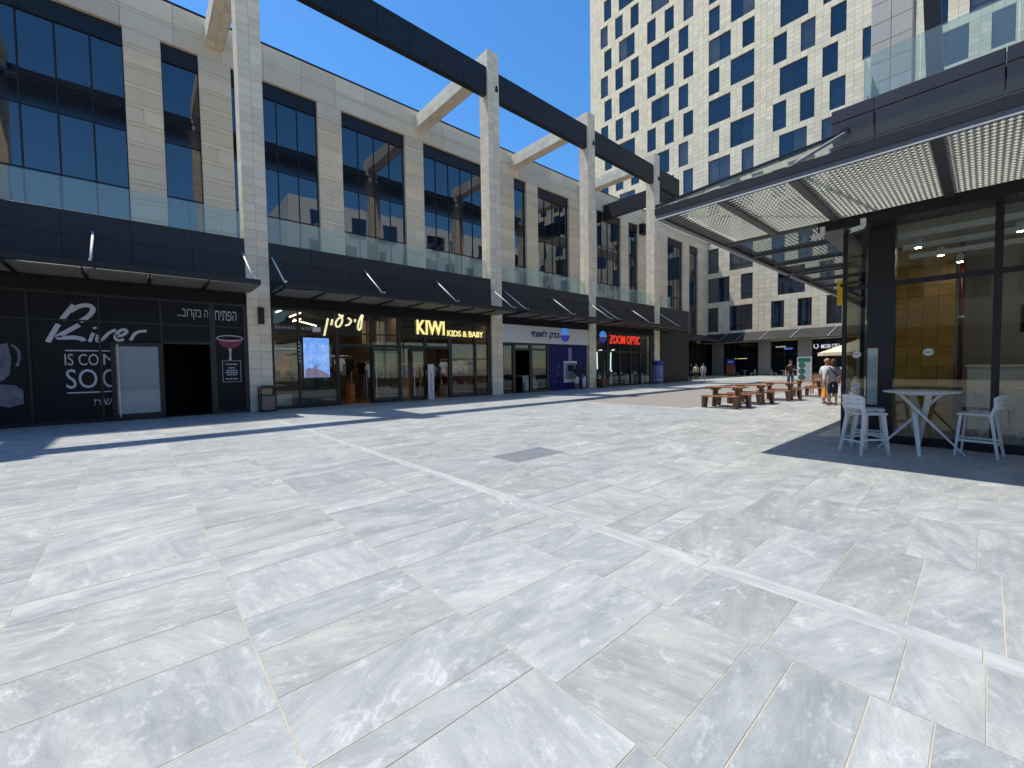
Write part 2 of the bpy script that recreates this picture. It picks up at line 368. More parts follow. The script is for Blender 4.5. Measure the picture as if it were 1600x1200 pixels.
M['wood_end'] = wood('dark timber legs', (.075,.032,.018), (.20,.085,.045), (1,1,.25))
M['bin_slat'] = wood('weathered bin slats', (.25,.15,.13), (.38,.25,.21), (1,1,.2))
M['bin_slat_red'] = wood('red brown bin slats', (.14,.045,.025), (.24,.08,.04), (1,1,.2))
t = NT('cream louvre slats'); t.t.nodes.remove(t.b); p = t.pos(); f = t.noise(t.pos((.5,3,1)), 5, 4)
c1 = t.mix(f, (.58,.555,.495), (.80,.775,.715)); df = t.n('BsdfDiffuse'); tl = t.n('BsdfTranslucent'); t.l(c1, df.inputs[0]); t.l(c1, tl.inputs[0]); mx = t.n('MixShader'); mx.inputs[0].default_value = .34
t.l(df.outputs[0], mx.inputs[1]); t.l(tl.outputs[0], mx.inputs[2]); t.l(mx.outputs[0], t.o.inputs[0]); M['slat'] = t.m
M['slat_shaded'] = plain('shade toned louvre blades', (.16,.155,.16), .5, var=.2, sc=2)  # shade on the side blade faces is put into this colour
t = NT('ochre tiles'); r = t.rnd(); t.col(t.mix(r, (.30,.16,.02), (.44,.25,.045))); t.set(Roughness=.3); t.bump(t.noise(t.pos(), 12), .1, .01); M['ochre'] = t.m
M['red_pipe'] = plain('dark red pipe', (.075,.008,.007), .4)
M['yellow_sign'] = plain('yellow sign', (.85,.55,.01), .4, var=.05)
M['cream_cloth'] = plain('cream parasol cloth', (.70,.62,.46), .8, var=.08)
M['skin'] = plain('skin', (.52,.29,.19), .55, var=.08); M['skin_dark'] = plain('tanned skin', (.33,.17,.10), .55, var=.08)
for n, c in {'tee_white':(.70,.70,.70),'tee_grey':(.34,.34,.37),'cloth_black':(.012,.012,.015),'cloth_navy':(.014,.018,.045),'cloth_blue':(.03,.09,.40),'jeans':(.05,.09,.20),'cloth_pink':(.45,.12,.17),'cloth_cream':(.62,.56,.40),'cloth_grey':(.22,.22,.25),'cloth_brown':(.20,.09,.05),'cloth_lilac':(.36,.33,.46),'orange_bag':(.75,.27,.04)}.items(): M[n] = plain(n.replace('_', ' '), c, .85, var=.2, sc=9)
M['hair'] = plain('brown hair', (.10,.045,.022), .6, var=.4, sc=30); M['hair_black'] = plain('black hair', (.012,.010,.009), .6, var=.3, sc=30); M['hair_fair'] = plain('fair hair', (.42,.24,.10), .6, var=.3, sc=30)
M['leaf'] = plain('dark leaves', (.022,.038,.018), .5, var=.5, sc=12)
M['shoe'] = plain('shoe', (.30,.22,.20), .6)
M['clad_brown'] = plain('dark brown cladding', (.015,.0135,.013), .6, var=.25, sc=1)
M['poster_red'] = plain('poster orange red', (.45,.10,.05), .5, var=.7, sc=9); M['poster_purple'] = plain('poster violet', (.20,.19,.40), .5, var=.45, sc=6); M['poster_dark'] = plain('poster navy', (.03,.04,.25), .5)
M['poster_white'] = plain('poster white', (.66,.66,.68), .5, var=.08); M['poster_green'] = plain('board green', (.03,.16,.10), .5, var=.3); M['poster_pink'] = plain('banner pink print', (.62,.24,.32), .5, var=.4, sc=8)
M['photo'] = plain('grey photo print', (.13,.14,.18), .5, var=.95, sc=3.5)
M['wine'] = plain('red drink print', (.22,.02,.05), .4, var=.5, sc=6)

# ================================================================== GROUND
ground = put('ground', MB().add([(-400,-400,-.0028),(400,-400,-.0028),(400,400,-.0028),(-400,400,-.0028)], [(0,1,2,3)]), M['grout'], kind='structure')
rows = [-9.6,-8.5,-7.4,-6.3,-5.2,-4.1,-2.95,-1.8,-.69,.45,1.52,2.58,3.27,3.45,4.72,5.95]
while rows[-1] < 62: rows.append(rows[-1]+random.choice((.9,1.05,1.2)))
fixed = {.45:[-4.59,-3.9,-2.72,-2.27,-1.77,-1.57,-.95,-.3], 1.52:[-3.63,-3.1,-2.2,-1.41,-.87,-.66,-.34,-.12], 2.58:[-3.4,-2.75,-1.9,-1.36,-1.15,-.81,-.27],
         -.69:[-5.8,-5.1,-4.45,-4.1,-3.35,-2.9,-2.2], 4.72:[-5.9,-5.22,-4.6,-3.9,-3.6,-2.9,-2.2,-1.75,-1.05,-.42,-.02], 3.45:[-4.3,-3.7,-3.3,-2.5,-1.95,-1.3,-.75,-.3,.1]}
FX0, FX1, MX0, MX1, MY0 = -19.38, 9.0, -13.4, -7.3, 15.2
specs = []; strip = []
for y0, y1 in zip(rows[:-1], rows[1:]):
    if abs(y0-3.27) < .01:
        x = FX0
        while x < FX1:
            w = random.choice((1.3,1.5,1.8)); strip.append(((x+.003,y0+.003,-.03),(min(x+w,FX1)-.003,y1-.003,.001),2,1,.003,random.random())); x += w
        continue
    xs = [FX0]; fx_ = fixed.get(round(y0,2), [])
    while xs[-1] < FX1:
        nx = xs[-1]+random.choice((.3,.45,.6,.6,.75,.9))
        if fx_ and xs[-1] < fx_[0] <= nx+.25: nx = fx_[0]
        if fx_ and abs(nx-fx_[0]) < 1e-6: fx_ = fx_[1:]
        xs.append(min(nx, FX1))
    for x0, x1 in zip(xs[:-1], xs[1:]):
        if x1-x0 < .05: continue
        yy0, yy1 = y0, y1
        if x0 < MX1 and x1 > MX0 and y1 > MY0:      # the tan paver field is cut out of the marble
            if y0 < MY0: yy1 = MY0
            else:
                if x0 < MX0: x1 = MX0
                elif x1 > MX1: x0 = MX1
                else: continue
                if x1-x0 < .04: continue
        r = random.random()**1.2*.95
        if abs(x0+5.9) < .02 and abs(y0-4.72) < .02: r = .99
        if abs(x0+5.8) < .02 and abs(y0+1.8) < .02: r = .99
        g = random.choice((.0024,.003,.0038)); dz = random.uniform(-.0007,.0007)
        specs.append(((x0+g,yy0+g,-.03),(x1-g,yy1-g,dz),2,1,.001,r))
specs[random.randrange(len(specs))]
pieces('paving_slab', 'paving', ground, M['marble'], specs, 300, 120)
pieces('border_slab', 'border', ground, M['marble_white'], strip, 60, 120)
put('paver_field', MB().add([(MX0,MY0,.0),(MX1,MY0,.0),(MX1,61,.0),(MX0,61,.0)], [(0,1,2,3)]), M['paver'], kind='structure')

# ================================================================== LEFT BUILDING
XW = -27.67
lb = thing('retail_building', (-27,20,0), 'long beige stone building with tall dark windows above a black shop fascia', 'building')
put('roof', MB().box(-46,-28.15,-30,63.2,0,19.6), M['grout_dark'], lb)
put('backing', MB().box(-28.15,-28.05,-30,63.3,6,20.0), M['joint'], lb)
put('coping', MB().box(-28.3,XW+.03,-30,63.35,20.17,20.25), M['black'], lb)
wins = [(-4.5,.06,4,6.8),(1.47,2.98,1,6.8),(4.41,8.87,4,6.8),(10.34,14.75,4,6.8),(16.23,21.9,5,6.8),(25.14,26.61,1,6.8),(28.06,32.43,4,6.8),(36.9,41.3,4,5.0),(42.83,44.84,2,5.0),(51.75,55.89,4,4.7),(57.74,60.47,2,4.7)]
ZT = 18.16
st = []
# parapet: two tall courses with a thin one between
y = -12
while y < 63.3:
    w = random.choice((2.0,2.0,3.9)); y1 = min(y+w, 63.3)
    for z0, z1 in ((ZT,18.99),(18.99,19.18),(19.18,20.16)): st.append(((-28.04,y+.006,z0+.006),(XW,y1-.006,z1-.006),0,1,.01,random.random()))
    y = y1
edges = [-12]+[e for w in wins for e in w[:2]]+[63.3]
for a, b in zip(edges[0::2], edges[1::2]):
    z = ZT; k = 0; low = 6.6 if a < 34 else 4.6
    while z > low:
        h = .72 if k % 2 == 0 else .2; z0 = max(z-h, low); cuts = [a, b]
        if b-a > 1.7 or (k % 2 == 0 and random.random() < .14): cuts = [a]+[a+(b-a)*(i+random.uniform(-.1,.1))/max(2,round((b-a)/1.4)) for i in range(1, max(2, round((b-a)/1.4)))]+[b]
        for c0, c1 in zip(cuts[:-1], cuts[1:]): st.append(((-28.04,c0+.005,z0+.006),(XW,c1-.005,z-.006),0,1,.01,random.random()))
        z = z0; k += 1
pieces('stone', 'stone_cladding', lb, M['stone'], st, 300, 80)
for (a, b, n, zb) in wins:
    xg = -27.96; mb = MB(); ys = [a+(b-a)*i/n for i in range(n+1)]
    mb.box(xg-.06,xg+.10,a,b,ZT-.85,ZT-.002); 
    for yy in ys: mb.box(xg-.05,xg+.05,max(a,yy-.024),min(b,yy+.024),zb,ZT-.86)
    for zz in (14.6,13.33,10.6,zb+.04): mb.box(xg-.04,xg+.04,a+.001,b-.001,zz-.022,zz+.022)
    wo = put('window', mb, M['frame'], lb)
    put('spandrel_pane', MB().box(xg-.03,xg+.012,a+.001,b-.001,13.36,14.3), M['spandrel'], wo)
    for i in range(n):
        for z0, z1 in ((14.64,ZT-.86),(14.31,14.56),(10.64,13.29),(zb+.08,10.56)):
            q = MB(); tl = random.uniform(-.006,.006); tv = random.uniform(-.006,.006); y0, y1 = ys[i]+.036, ys[i+1]-.036
            q.add([(xg+tl,y0,z0),(xg-tl,y1,z0),(xg-tl+tv,y1,z1),(xg+tl+tv,y0,z1)], [(0,1,2,3)]); put('pane', q, M['win'], wo)
# terrace over the shops, shop ceiling line, end wall
put('terrace', MB().box(-28.04,-19.5,-30,40.2,6.2,6.72), plain('terrace paving', (.55,.52,.47), .8), lb)  # pale floor colour chosen to bounce light onto the wall
put('end_wall', MB().box(-19.42,-19.3,34.64,40.2,0,4.62).box(-28,-19.42,40.05,40.2,0,6.2), M['clad_brown'], lb)
PIL = [(-5.72,-4.9),(3.3,4.12),(15.57,16.4),(24.68,25.5),(33.77,34.63)]
# fascia panels, louvre band, bays between the pillars
bays = [(-16,-5.72),(-4.9,3.3),(4.12,15.57),(16.4,24.68),(25.5,33.77),(34.63,40.2)]
put('fascia_backing', MB().box(-19.5,-19.33,-30,40.2,4.3,6.72), M['void'], lb)
fp = []
for a, b in bays:
    n = max(1, round((b-a)/1.58))
    for i in range(n):
        y0, y1 = a+(b-a)*i/n, a+(b-a)*(i+1)/n
        for z0, z1 in ((5.22,6.0),(6.0,6.76)): fp.append(((-19.34,y0+.003,z0+.003),(-19.28,y1-.003,z1-.003),0,1,.004,random.random()))
pieces('fascia_panel', 'fascia', lb, M['black_panel'], fp, 120, 90)
for a, b in bays:
    mb = MB()
    for k in range(9): mb.box(-19.34,-19.27+.012*(k%2),a+.004,b-.004,4.62+k*.066,4.665+k*.066)
    put('louvre_band', mb, M['black'], lb, kind='stuff')
for a, b in bays:
    n = max(1, round((b-a)/1.6))
    if a > 30: b = 37.6; n = 2
    for i in range(n):
        y0, y1 = a+(b-a)*i/n, a+(b-a)*(i+1)/n
        if y1 > -8: put('balustrade_pane', MB().box(-19.83,-19.81,y0+.012,y1-.012,6.72,7.93), M['glass_rail'], lb)
put('balustrade_channel', MB().box(-19.88,-19.76,-30,37.6,6.72,6.80), M['alu'], lb)
# awnings
def awning(y0, y1, rods):
    mb = MB(); mb.box(-17.42,-17.28,y0,y1,4.70,4.86)
    for yy in (y0,y1): mb.box(-19.27,-17.43,yy-.03,yy+.03,4.70,4.80)
    aw = put('awning', mb, M['black'], lb)
    n = max(2, round((y1-y0)/1.45))
    for i in range(n):
        a, b = y0+(y1-y0)*i/n, y0+(y1-y0)*(i+1)/n
        put('soffit_panel', MB().box(-19.2,-17.46,a+.05,b-.05,4.655,4.675), M['soffit'], aw)
    for i in range(1, n): put('rib', MB().box(-19.25,-17.44,y0+(y1-y0)*i/n-.03,y0+(y1-y0)*i/n+.03,4.60,4.69), M['black'], aw)
    q = MB()
    for k in range(13): q.bar((-19.2+k*.14,y0+.03,4.735),(-19.2+k*.14,y1-.03,4.735),.13,.012,up=(.5,0,1))
    put('blades', q, M['black'], aw, kind='stuff')
    for yy in rods:
        put('tie_rod', MB().tube([(-19.27,yy,6.17),(-17.40,yy,4.86)], .033, 8), M['white_paint'], aw, True)
        put('rod_bracket', MB().box(-17.44,-17.26,yy-.03,yy+.03,4.862,4.93), M['steel'], aw)
awning(-8.6,3.42,(-8.4,-4.7,-.9,3.23)); awning(4.2,15.85,(4.24,8.07,11.9,15.65)); awning(16.55,24.95,(16.64,20.72,24.72)); awning(25.65,36.9,(25.7,30.02,34.5)); 
# shop fronts -------------------------------------------------------------
XS = -19.4
def frame_bars(vert, horz, name='storefront'):
    mb = MB()
    for y0, y1, z0, z1 in vert: mb.box(XS-.06,XS+.06,y0,y1,z0,z1)
    for y0, y1, z0, z1 in horz: mb.box(XS-.05,XS+.05,y0,y1,z0,z1)
    return put(name, mb, M['frame'], lb)
def pane(parent, y0, y1, z0, z1, mat=None, name='pane'):
    return put(name, MB().box(XS-.006,XS+.006,y0,y1,z0,z1), mat or M['glass'], parent)
def room(y0, y1, depth, floor, wall, ceil, zc=4.3):
    xb = XS-depth
    put('shop_floor', MB().box(xb,XS-.07,y0,y1,-.028,.004), floor, lb); put('shop_ceiling', MB().box(xb,XS-.07,y0,y1,zc,zc+.05), ceil, lb)
    put('shop_wall', MB().box(xb-.1,xb,y0,y1,0,zc).box(xb,XS-.1,y0-.12,y0-.002,0,zc).box(xb,XS-.1,y1+.002,y1+.12,0,zc), wall, lb)
put('head_beam', MB().box(-19.5,-19.36,-16,34.62,4.2,4.615), M['void'], lb)
# vacant unit with dark printed film
fr = frame_bars([(-2.46,-2.40,0,4.2),(-.90,-.85,0,4.2),(.66,.72,0,4.2),(2.08,2.26,0,4.2),(3.16,3.30,0,4.2),(-4.0,-3.95,0,4.2)], [(-4.9,3.2,3.28,3.33),(.72,2.08,2.62,2.72),(-4.9,3.2,4.12,4.2),(-4.9,-.64,.0,.12),(2.26,3.16,.0,.1)])
for y0, y1, z0, z1 in ((-4.9,-4.0,.12,3.28),(-3.95,-2.46,.12,3.28),(-2.40,-.90,.12,3.28),(-.85,.66,.12,3.28),(-2.40,-.90,3.33,4.12),(-.85,.66,3.33,4.12),(.72,2.08,3.33,4.12),(.72,2.08,2.72,3.28),(2.26,3.16,.1,3.28),(2.26,3.16,3.33,4.12),(-4.9,-2.46,3.33,4.12)):
    put('film_panel', MB().box(XS-.01,XS+.012,y0,y1,z0,z1), M['print'], fr)
put('dark_room', MB().box(-23,-22.9,-4.9,3.3,0,4.2).box(-22.9,-19.5,-4.9,3.3,-.028,.003).box(-22.9,-19.5,-4.9,3.3,4.1,4.19).box(-22.9,-19.5,.4,.5,0,4.1).box(-22.9,-19.5,2.2,2.3,0,4.1), M['void'], lb)
dr = thing('sliding_door', (XS+.12,.03,0), 'frosted grey glass door leaf with black frame beside the dark open doorway', 'door')
put('door_frame', MB().box(XS+.09,XS+.15,-.64,-.52,0,2.62).box(XS+.09,XS+.15,.58,.70,0,2.62).box(XS+.09,XS+.15,-.52,.58,2.5,2.62).box(XS+.09,XS+.15,-.52,.58,0,.22), M['frame'], dr)
put('pane', MB().box(XS+.11,XS+.13,-.52,.58,.22,2.5), M['frost'], dr); put('door_handle', MB().tube([(XS+.2,-.46,.12),(XS+.2,-.46,2.58)], .018), M['steel'], dr)
F = fx(XS+.012)
def sign(name, loc, label, parts, group=None):
    o = thing(name, loc, label, 'sign', group)
    for nm, mb, mat in parts: put(nm, mb, mat, o)
    return o
R = [[(-1.72,3.3),(-1.43,3.8)],[(-1.52,3.59),(-1.3,3.77),(-1.1,3.81),(-1.0,3.72),(-1.04,3.57),(-1.17,3.4),(-1.31,3.28)],[(-1.79,3.17),(-2.04,2.6)],[(-1.33,3.17),(-1.56,2.99),(-1.82,2.77),(-1.68,2.75),(-1.46,2.76),(-1.29,2.72),(-1.25,2.65)]]
small = [[(-1.02,2.93),(-1.12,2.63)],[(-.985,3.12),(-.97,3.06)],[(-.91,2.87),(-.94,2.66),(-.81,2.73),(-.65,2.94),(-.48,3.05)],[(-.49,2.84),(-.31,2.89),(-.21,3.01),(-.29,3.07),(-.42,2.98),(-.5,2.8),(-.44,2.7),(-.29,2.74)],[(0,2.97),(-.13,2.71)],[(-.05,2.88),(.08,3.01),(.3,3.05)]]
sign('script_sign', (XS,-1,2.6), 'large silver handwritten River lettering on black shopfront film', [('lettering', strokes(R, .125, 0, .006, F), M['letters']), ('lettering', strokes(small, .09, 0, .006, F), M['letters'])])
sign('notice_lettering', (XS,-1.2,1), 'silver IS COMING SOON lettering partly hidden by the door leaf', [('rule_line', MB().box(XS+.0125,XS+.018,a,b,z-.02,z+.02), M['letters']) for a, b, z in ((-1.68,-.92,2.345),(-.86,-.64,2.345),(-1.68,-.92,.995),(-.86,-.64,1.0))]+[('lettering', text_mb('IS CO', (-1.7,-.93,1.87,2.24), 0, .006, F), M['letters']), ('lettering', text_mb('M', (-.82,-.52,1.88,2.24), 0, .006, F), M['letters']),
     ('lettering', text_mb('SO', (-1.69,-.98,1.13,1.75), 0, .006, F), M['letters']), ('lettering', text_mb('O', (-.86,-.5,1.13,1.75), 0, .006, F), M['letters'])])
sign('kosher_lettering', (XS,-.9,.6), 'small silver Hebrew word under the IS COMING SOON lettering', [('lettering', text_mb('!\u05e8', (-1.08,-.93,.57,.77), 0, .006, F), M['letters']), ('lettering', text_mb('\u05e9\u05db', (-.85,-.52,.57,.77), 0, .006, F), M['letters'])])
sign('opening_lettering', (XS,2,3.6), 'white Hebrew lettering with dots above the dark doorway', [('lettering', text_mb('...\u05d1\u05d5\u05e8\u05e7\u05d1 \u05d4', (1.16,2.06,3.52,3.90), 0, .006, F), M['letters']), ('lettering', text_mb('\u05d7\u05d9\u05ea\u05e4\u05d4', (2.28,2.96,3.55,3.91), 0, .006, F), M['letters'])])
cup = MB(); bowl = MB(); rim = []
for i in range(25):
    a = 2*math.pi*i/24; rim.append((2.72+.42*math.cos(a), 2.88+.10*math.sin(a)))
bw = [(2.32,2.85),(2.36,2.70),(2.46,2.58),(2.6,2.50),(2.72,2.48),(2.84,2.50),(2.98,2.58),(3.08,2.70),(3.12,2.85)]
fr_ = MB()
for a, b, c, d in ((2.44,3.04,2.005,2.02),(2.44,3.04,1.20,1.215),(2.44,2.455,1.215,2.005),(3.025,3.04,1.215,2.005)): fr_.box(XS+.0125,XS+.017,a,b,c,d)
tx = MB()
for i, z in enumerate((1.86,1.72,1.62,1.54,1.46,1.30)): 
    w = (.19,.12,.18,.2,.16,.2)[i]; x = 2.74-w
    while x < 2.74+w: l = random.uniform(.03,.08); tx.box(XS+.0125,XS+.016,x,min(x+l,2.74+w),z,z+.045); x += l+.02
sign('cocktail_poster', (XS,2.7,1.2), 'printed red cocktail glass and framed text on the dark panel beside the pillar', [('glass_rim', strokes([rim], .035, 0, .006, F), M['letters']), ('drink', MB().prism(bw, 0, .005, F), M['wine']), ('glass_stem', MB().prism([(2.66,2.48),(2.77,2.48),(2.735,2.3),(2.75,2.03),(2.66,2.03),(2.69,2.3)], 0, .005, F), M['letters']), ('text_frame', fr_, M['letters']), ('small_text', tx, M['letters'])])
ph = sign('coffee_poster', (XS,-2.9,.6), 'printed pale coffee cup and saucer picture on the leftmost dark panel', [('saucer', MB().prism([(-3.9,1.2),(-3.2,1.35),(-2.75,1.28),(-2.6,1.12),(-2.6,.72),(-2.9,.62),(-3.3,.78),(-3.9,.62)], 0, .005, F), M['photo']), ('cup_side', MB().prism([(-3.0,2.5),(-2.86,2.55),(-2.8,2.1),(-2.85,1.6),(-3.0,1.42),(-3.12,1.45),(-3.02,1.8),(-3.03,2.2)], 0, .005, F), M['photo']), ('cup_handle', strokes([[(-2.78,2.5),(-2.66,2.35),(-2.64,2.1),(-2.7,1.85)]], .06, 0, .005, F), M['photo'])])

# clothing shop and kids shop between the first two wide pillars
fr = frame_bars([(4.12,4.22,0,4.2),(5.12,5.20,0,4.2),(6.68,6.82,0,4.2),(8.26,8.38,0,4.2),(9.66,9.84,0,4.2),(11.14,11.30,2.68,4.2),(12.62,12.84,0,4.2),(14.34,14.50,0,4.2),(15.3,15.56,0,4.2)],
     [(4.22,15.3,4.1,4.2),(4.22,6.68,3.24,3.30),(6.82,15.3,3.22,3.28),(6.82,12.62,2.64,2.78),(4.22,6.68,0,.14),(8.38,9.66,0,.12),(12.84,15.3,0,.14),(12.84,15.3,2.08,2.13)])
for y0, y1 in ((4.22,5.12),(5.20,6.68)): pane(fr,y0,y1,.14,3.24); pane(fr,y0,y1,3.30,4.1)
for y0, y1 in ((6.82,8.26),(8.38,9.66),(9.84,11.14),(11.30,12.62)): pane(fr,y0,y1,3.28,4.1); pane(fr,y0,y1,2.78,3.22)
pane(fr,8.38,9.66,.12,2.64); pane(fr,9.84,10.3,.0,2.64)
for y0, y1 in ((12.84,14.34),(14.50,15.3)): pane(fr,y0,y1,.14,2.08); pane(fr,y0,y1,2.13,3.22); pane(fr,y0,y1,3.28,4.1)
room(4.12,9.75,6.5,M['floor_in'],M['wall_in'],M['ceil_in']); room(9.95,15.56,6.0,M['floor_in'],M['wall_in'],M['ceil_in'])
def leaf(y0, y1, x, label):
    o = thing('glass_door', (x,y0,0), label, 'door')
    put('door_frame', MB().box(x-.03,x+.03,y0,y0+.1,0,2.6).box(x-.03,x+.03,y1-.1,y1,0,2.6).box(x-.03,x+.03,y0+.1,y1-.1,2.48,2.6).box(x-.03,x+.03,y0+.1,y1-.1,0,.14), M['frame'], o)
    put('pane', MB().box(x-.006,x+.006,y0+.1,y1-.1,.14,2.48), M['glass'], o); put('door_handle', MB().tube([(x+.08,y0+.16,.25),(x+.08,y0+.16,2.4)], .018).tube([(x+.03,y0+.16,.5),(x+.08,y0+.16,.5)], .01).tube([(x+.03,y0+.16,2.1),(x+.08,y0+.16,2.1)], .01), M['steel'], o)
leaf(8.3,9.75,XS+.13,'black framed glass door leaf with shirts behind it, left of the kids shop'); leaf(10.3,11.15,XS+.13,'black framed glass door leaf with tall steel handle, left of the white banner')
scr = thing('video_screen', (XS-.25,5.9,1.29), 'tall lit blue video screen standing behind the clothing shop window', 'screen')
put('display', MB().box(XS-.215,XS-.20,5.40,6.47,1.29,3.02), M['screen'], scr); put('casing', MB().box(XS-.30,XS-.217,5.34,6.53,.1,3.08), M['black'], scr)
fig = MB().prism([(5.45,1.3),(5.45,1.62),(5.6,1.72),(5.72,1.68),(5.95,1.84),(6.15,1.92),(6.08,1.84),(5.86,1.70),(6.2,1.55),(6.42,1.42),(6.44,1.3)], 0, .004, fx(XS-.20)); put('picture', fig, plain('picture pink', (.40,.30,.46), .5, var=.3, sc=5, emit=.35), scr)
GH = {'nun':[[(6.37,3.88),(6.31,3.61),(6.24,3.33),(6.19,3.11)]],'vav':[[(6.56,3.85),(6.5,3.59)]],'ayin':[[(6.83,4.09),(6.97,3.98),(6.98,3.77),(6.87,3.57),(6.73,3.54),(6.7,3.7),(6.82,3.89),(7.05,4.06)]],'gimel':[[(7.25,3.96),(7.39,3.84),(7.28,3.66),(7.12,3.61)]],'yod':[[(7.58,3.92),(7.56,3.79)]],'shin':[[(7.91,4.15),(7.75,3.82),(7.7,3.57),(7.74,3.44),(7.83,3.53),(7.87,3.79),(7.93,4.1),(7.84,4.0)]]}
sign('script_lettering', (XS+.1,7,3.1), 'glowing cream handwritten Hebrew word over the clothing shop entrance', [('letter', strokes(v, .075, 0, .03, fx(XS+.07)), M['sign_gold']) for v in GH.values()])
sign('window_lettering', (XS+.02,5,3.3), 'small pale BRANDS lettering high on the clothing shop window', [('lettering', text_mb('BRANDS', (4.28,5.02,3.34,3.45), 0, .004, fx(XS+.062)), M['letters']), ('lettering', text_mb('& SUIT', (5.28,5.72,3.34,3.45), 0, .004, fx(XS+.062)), M['letters'])])
sign('paper_notice', (XS,5.9,3.3), 'small white paper stuck on the clothing shop window', [('sheet', MB().box(XS+.062,XS+.066,5.72,6.05,3.26,3.47), M['poster_white'])])
vt = MB()
for i in range(6): vt.box(XS+.062,XS+.066,5.135,5.185,2.75-i*.16,2.83-i*.16)
sign('vertical_lettering', (XS,5.16,1.9), 'tiny white letters running down a window post left of the blue screen', [('lettering', vt, M['letters'])])
F2 = fx(XS+.065)
sign('kids_shop_sign', (XS+.1,12.5,3.3), 'glowing yellow KIWI KIDS & BABY lettering over the kids shop', [('lettering', text_mb('KIWI', (10.72,12.38,3.36,4.10), 0, .04, F2, bold=.02), M['sign_yellow']), ('lettering', text_mb('KIDS & BABY', (12.56,14.98,3.33,3.66), 0, .03, F2, bold=.015), M['sign_yellow'])])
# strip lights and rails in the shops
for i, (y, x0, x1, lb_) in enumerate(((4.75,-21.2,-20.2,'warm ceiling strip nearest the left edge of the clothing shop'),(5.65,-22.6,-20.8,'long warm ceiling strip above the blue screen'),(6.3,-24.6,-23.2,'warm ceiling strip deep behind the blue screen'))):
    o = thing('strip_light', ((x0+x1)/2,y,4.2), lb_, 'lamp', 'strip lights in the clothing shop'); put('diffuser', MB().box(x0,x1,y-.025,y+.025,4.2,4.24), M['warm_strip'], o); put('lamp_body', MB().box(x0-.02,x1+.02,y-.05,y+.05,4.245,4.295), M['black'], o)
for y0, y1, lb_ in ((4.4,6.5,'light trough added behind the head of the clothing shop window'),(7.0,9.6,'light trough added over the clothing shop entrance'),(10.1,12.5,'light trough added over the kids shop entrance'),(13.0,15.2,'light trough added behind the head of the kids shop window')):
    o = thing('light_booster', (-19.75,y0,4.2), lb_, 'lamp', 'added light boosters'); put('diffuser', MB().box(-19.85,-19.65,y0,y1,4.235,4.25), M['booster'], o); put('housing', MB().box(-19.87,-19.63,y0-.02,y1+.02,4.251,4.298), M['black'], o)  # unseen lights added behind the shop frames to brighten the goods
for i in range(11):
    x = -21.4-.22*i; y = 5.55+.16*i; o = thing('bulb', (x,y,3.9), 'small warm bulb, '+('first','second','third','fourth','fifth','sixth','seventh','eighth','ninth','tenth','eleventh')[i]+' from the left in a row left of the script sign', 'lamp', 'row of small bulbs'); put('globe', MB().lathe([(.005,-.04),(.03,-.02),(.035,0),(.02,.03),(.01,.05)], 8, (x,y,3.95)), M['warm_strip'], o, True); put('cord', MB().tube([(x,y,4.0),(x,y,4.3)], .004, 5), M['black'], o)
def shirt(u, v, w, h, d, frame):
    poly = [(u-w*.3,v),(u+w*.3,v),(u+w*.32,v+h*.6),(u+w*.5,v+h*.52),(u+w*.6,v+h*.72),(u+w*.25,v+h),(u+w*.08,v+h*.96),(u-w*.08,v+h*.96),(u-w*.25,v+h),(u-w*.6,v+h*.72),(u-w*.5,v+h*.52),(u-w*.32,v+h*.6)]
    return MB().prism(poly, 0, d, frame)
def rail(x, y0, y1, z, label):
    o = thing('clothes_rail', (x,(y0+y1)/2,0), label, 'clothes rail'); put('bar', MB().tube([(x,y0,z),(x,y1,z)], .015), M['steel'], o)
    for yy in (y0,y1): put('post', MB().tube([(x,yy,0),(x,yy,z)], .018), M['steel'], o)
cols = ['tee_white','cloth_grey','cloth_black','cloth_cream','cloth_blue','cloth_pink','cloth_lilac','cloth_brown']
def hang(x, y0, y1, z, n, palette, label, group):
    for i in range(n):
        y = y0+(y1-y0)*(i+.5)/n; c = palette[i % len(palette)]; o = thing('garment', (x,y,z-.8), c.replace('cloth_','').replace('tee_','')+' '+label+', '+('leftmost','second from left','third from left','fourth from left','fifth from left','sixth from left','seventh from left','rightmost')[i], 'garment', group)
        put('cloth', shirt(y, z-.72-random.uniform(0,.1), .5, .66, .07, fx(x-.03+random.uniform(-.05,.05))), M[c], o); put('hanger', MB().tube([(x,y,z),(x,y,z-.06)], .008, 6), M['steel'], o)
rail(-21.1,4.5,6.4,2.6,'steel clothes rail behind the pink garments left of the blue screen'); hang(-21.1,4.5,5.2,2.6,2,['cloth_pink','cloth_pink'],'garment at the left end of the clothing shop window','pink garments')
rail(-21.6,7.0,8.2,2.3,'steel clothes rail seen through the clothing shop entrance'); hang(-21.6,7.0,8.2,2.3,5,['cloth_black','cloth_brown','tee_white','cloth_grey','cloth_black'],'garment on the rail inside the clothing shop entrance','garments at the entrance')
rail(-20.3,8.45,9.6,2.0,'steel clothes rail with pale shirts behind the open glass door leaf'); hang(-20.3,8.5,9.6,2.0,3,['tee_white','cloth_lilac','tee_white'],'shirt behind the open glass door leaf','pale shirts')
rail(-20.6,12.9,15.2,2.12,'steel clothes rail with white tops in the kids shop window'); hang(-20.6,12.9,15.2,2.12,6,['tee_white','cloth_cream','tee_white','tee_white','cloth_cream','cloth_blue'],'top in the right window of the kids shop','tops in the kids shop window')
rail(-22.4,10.4,12.6,1.9,'steel clothes rail deep inside the kids shop'); hang(-22.4,10.4,12.6,1.9,8,cols,'garment on the rail deep inside the kids shop','garments deep in the kids shop')
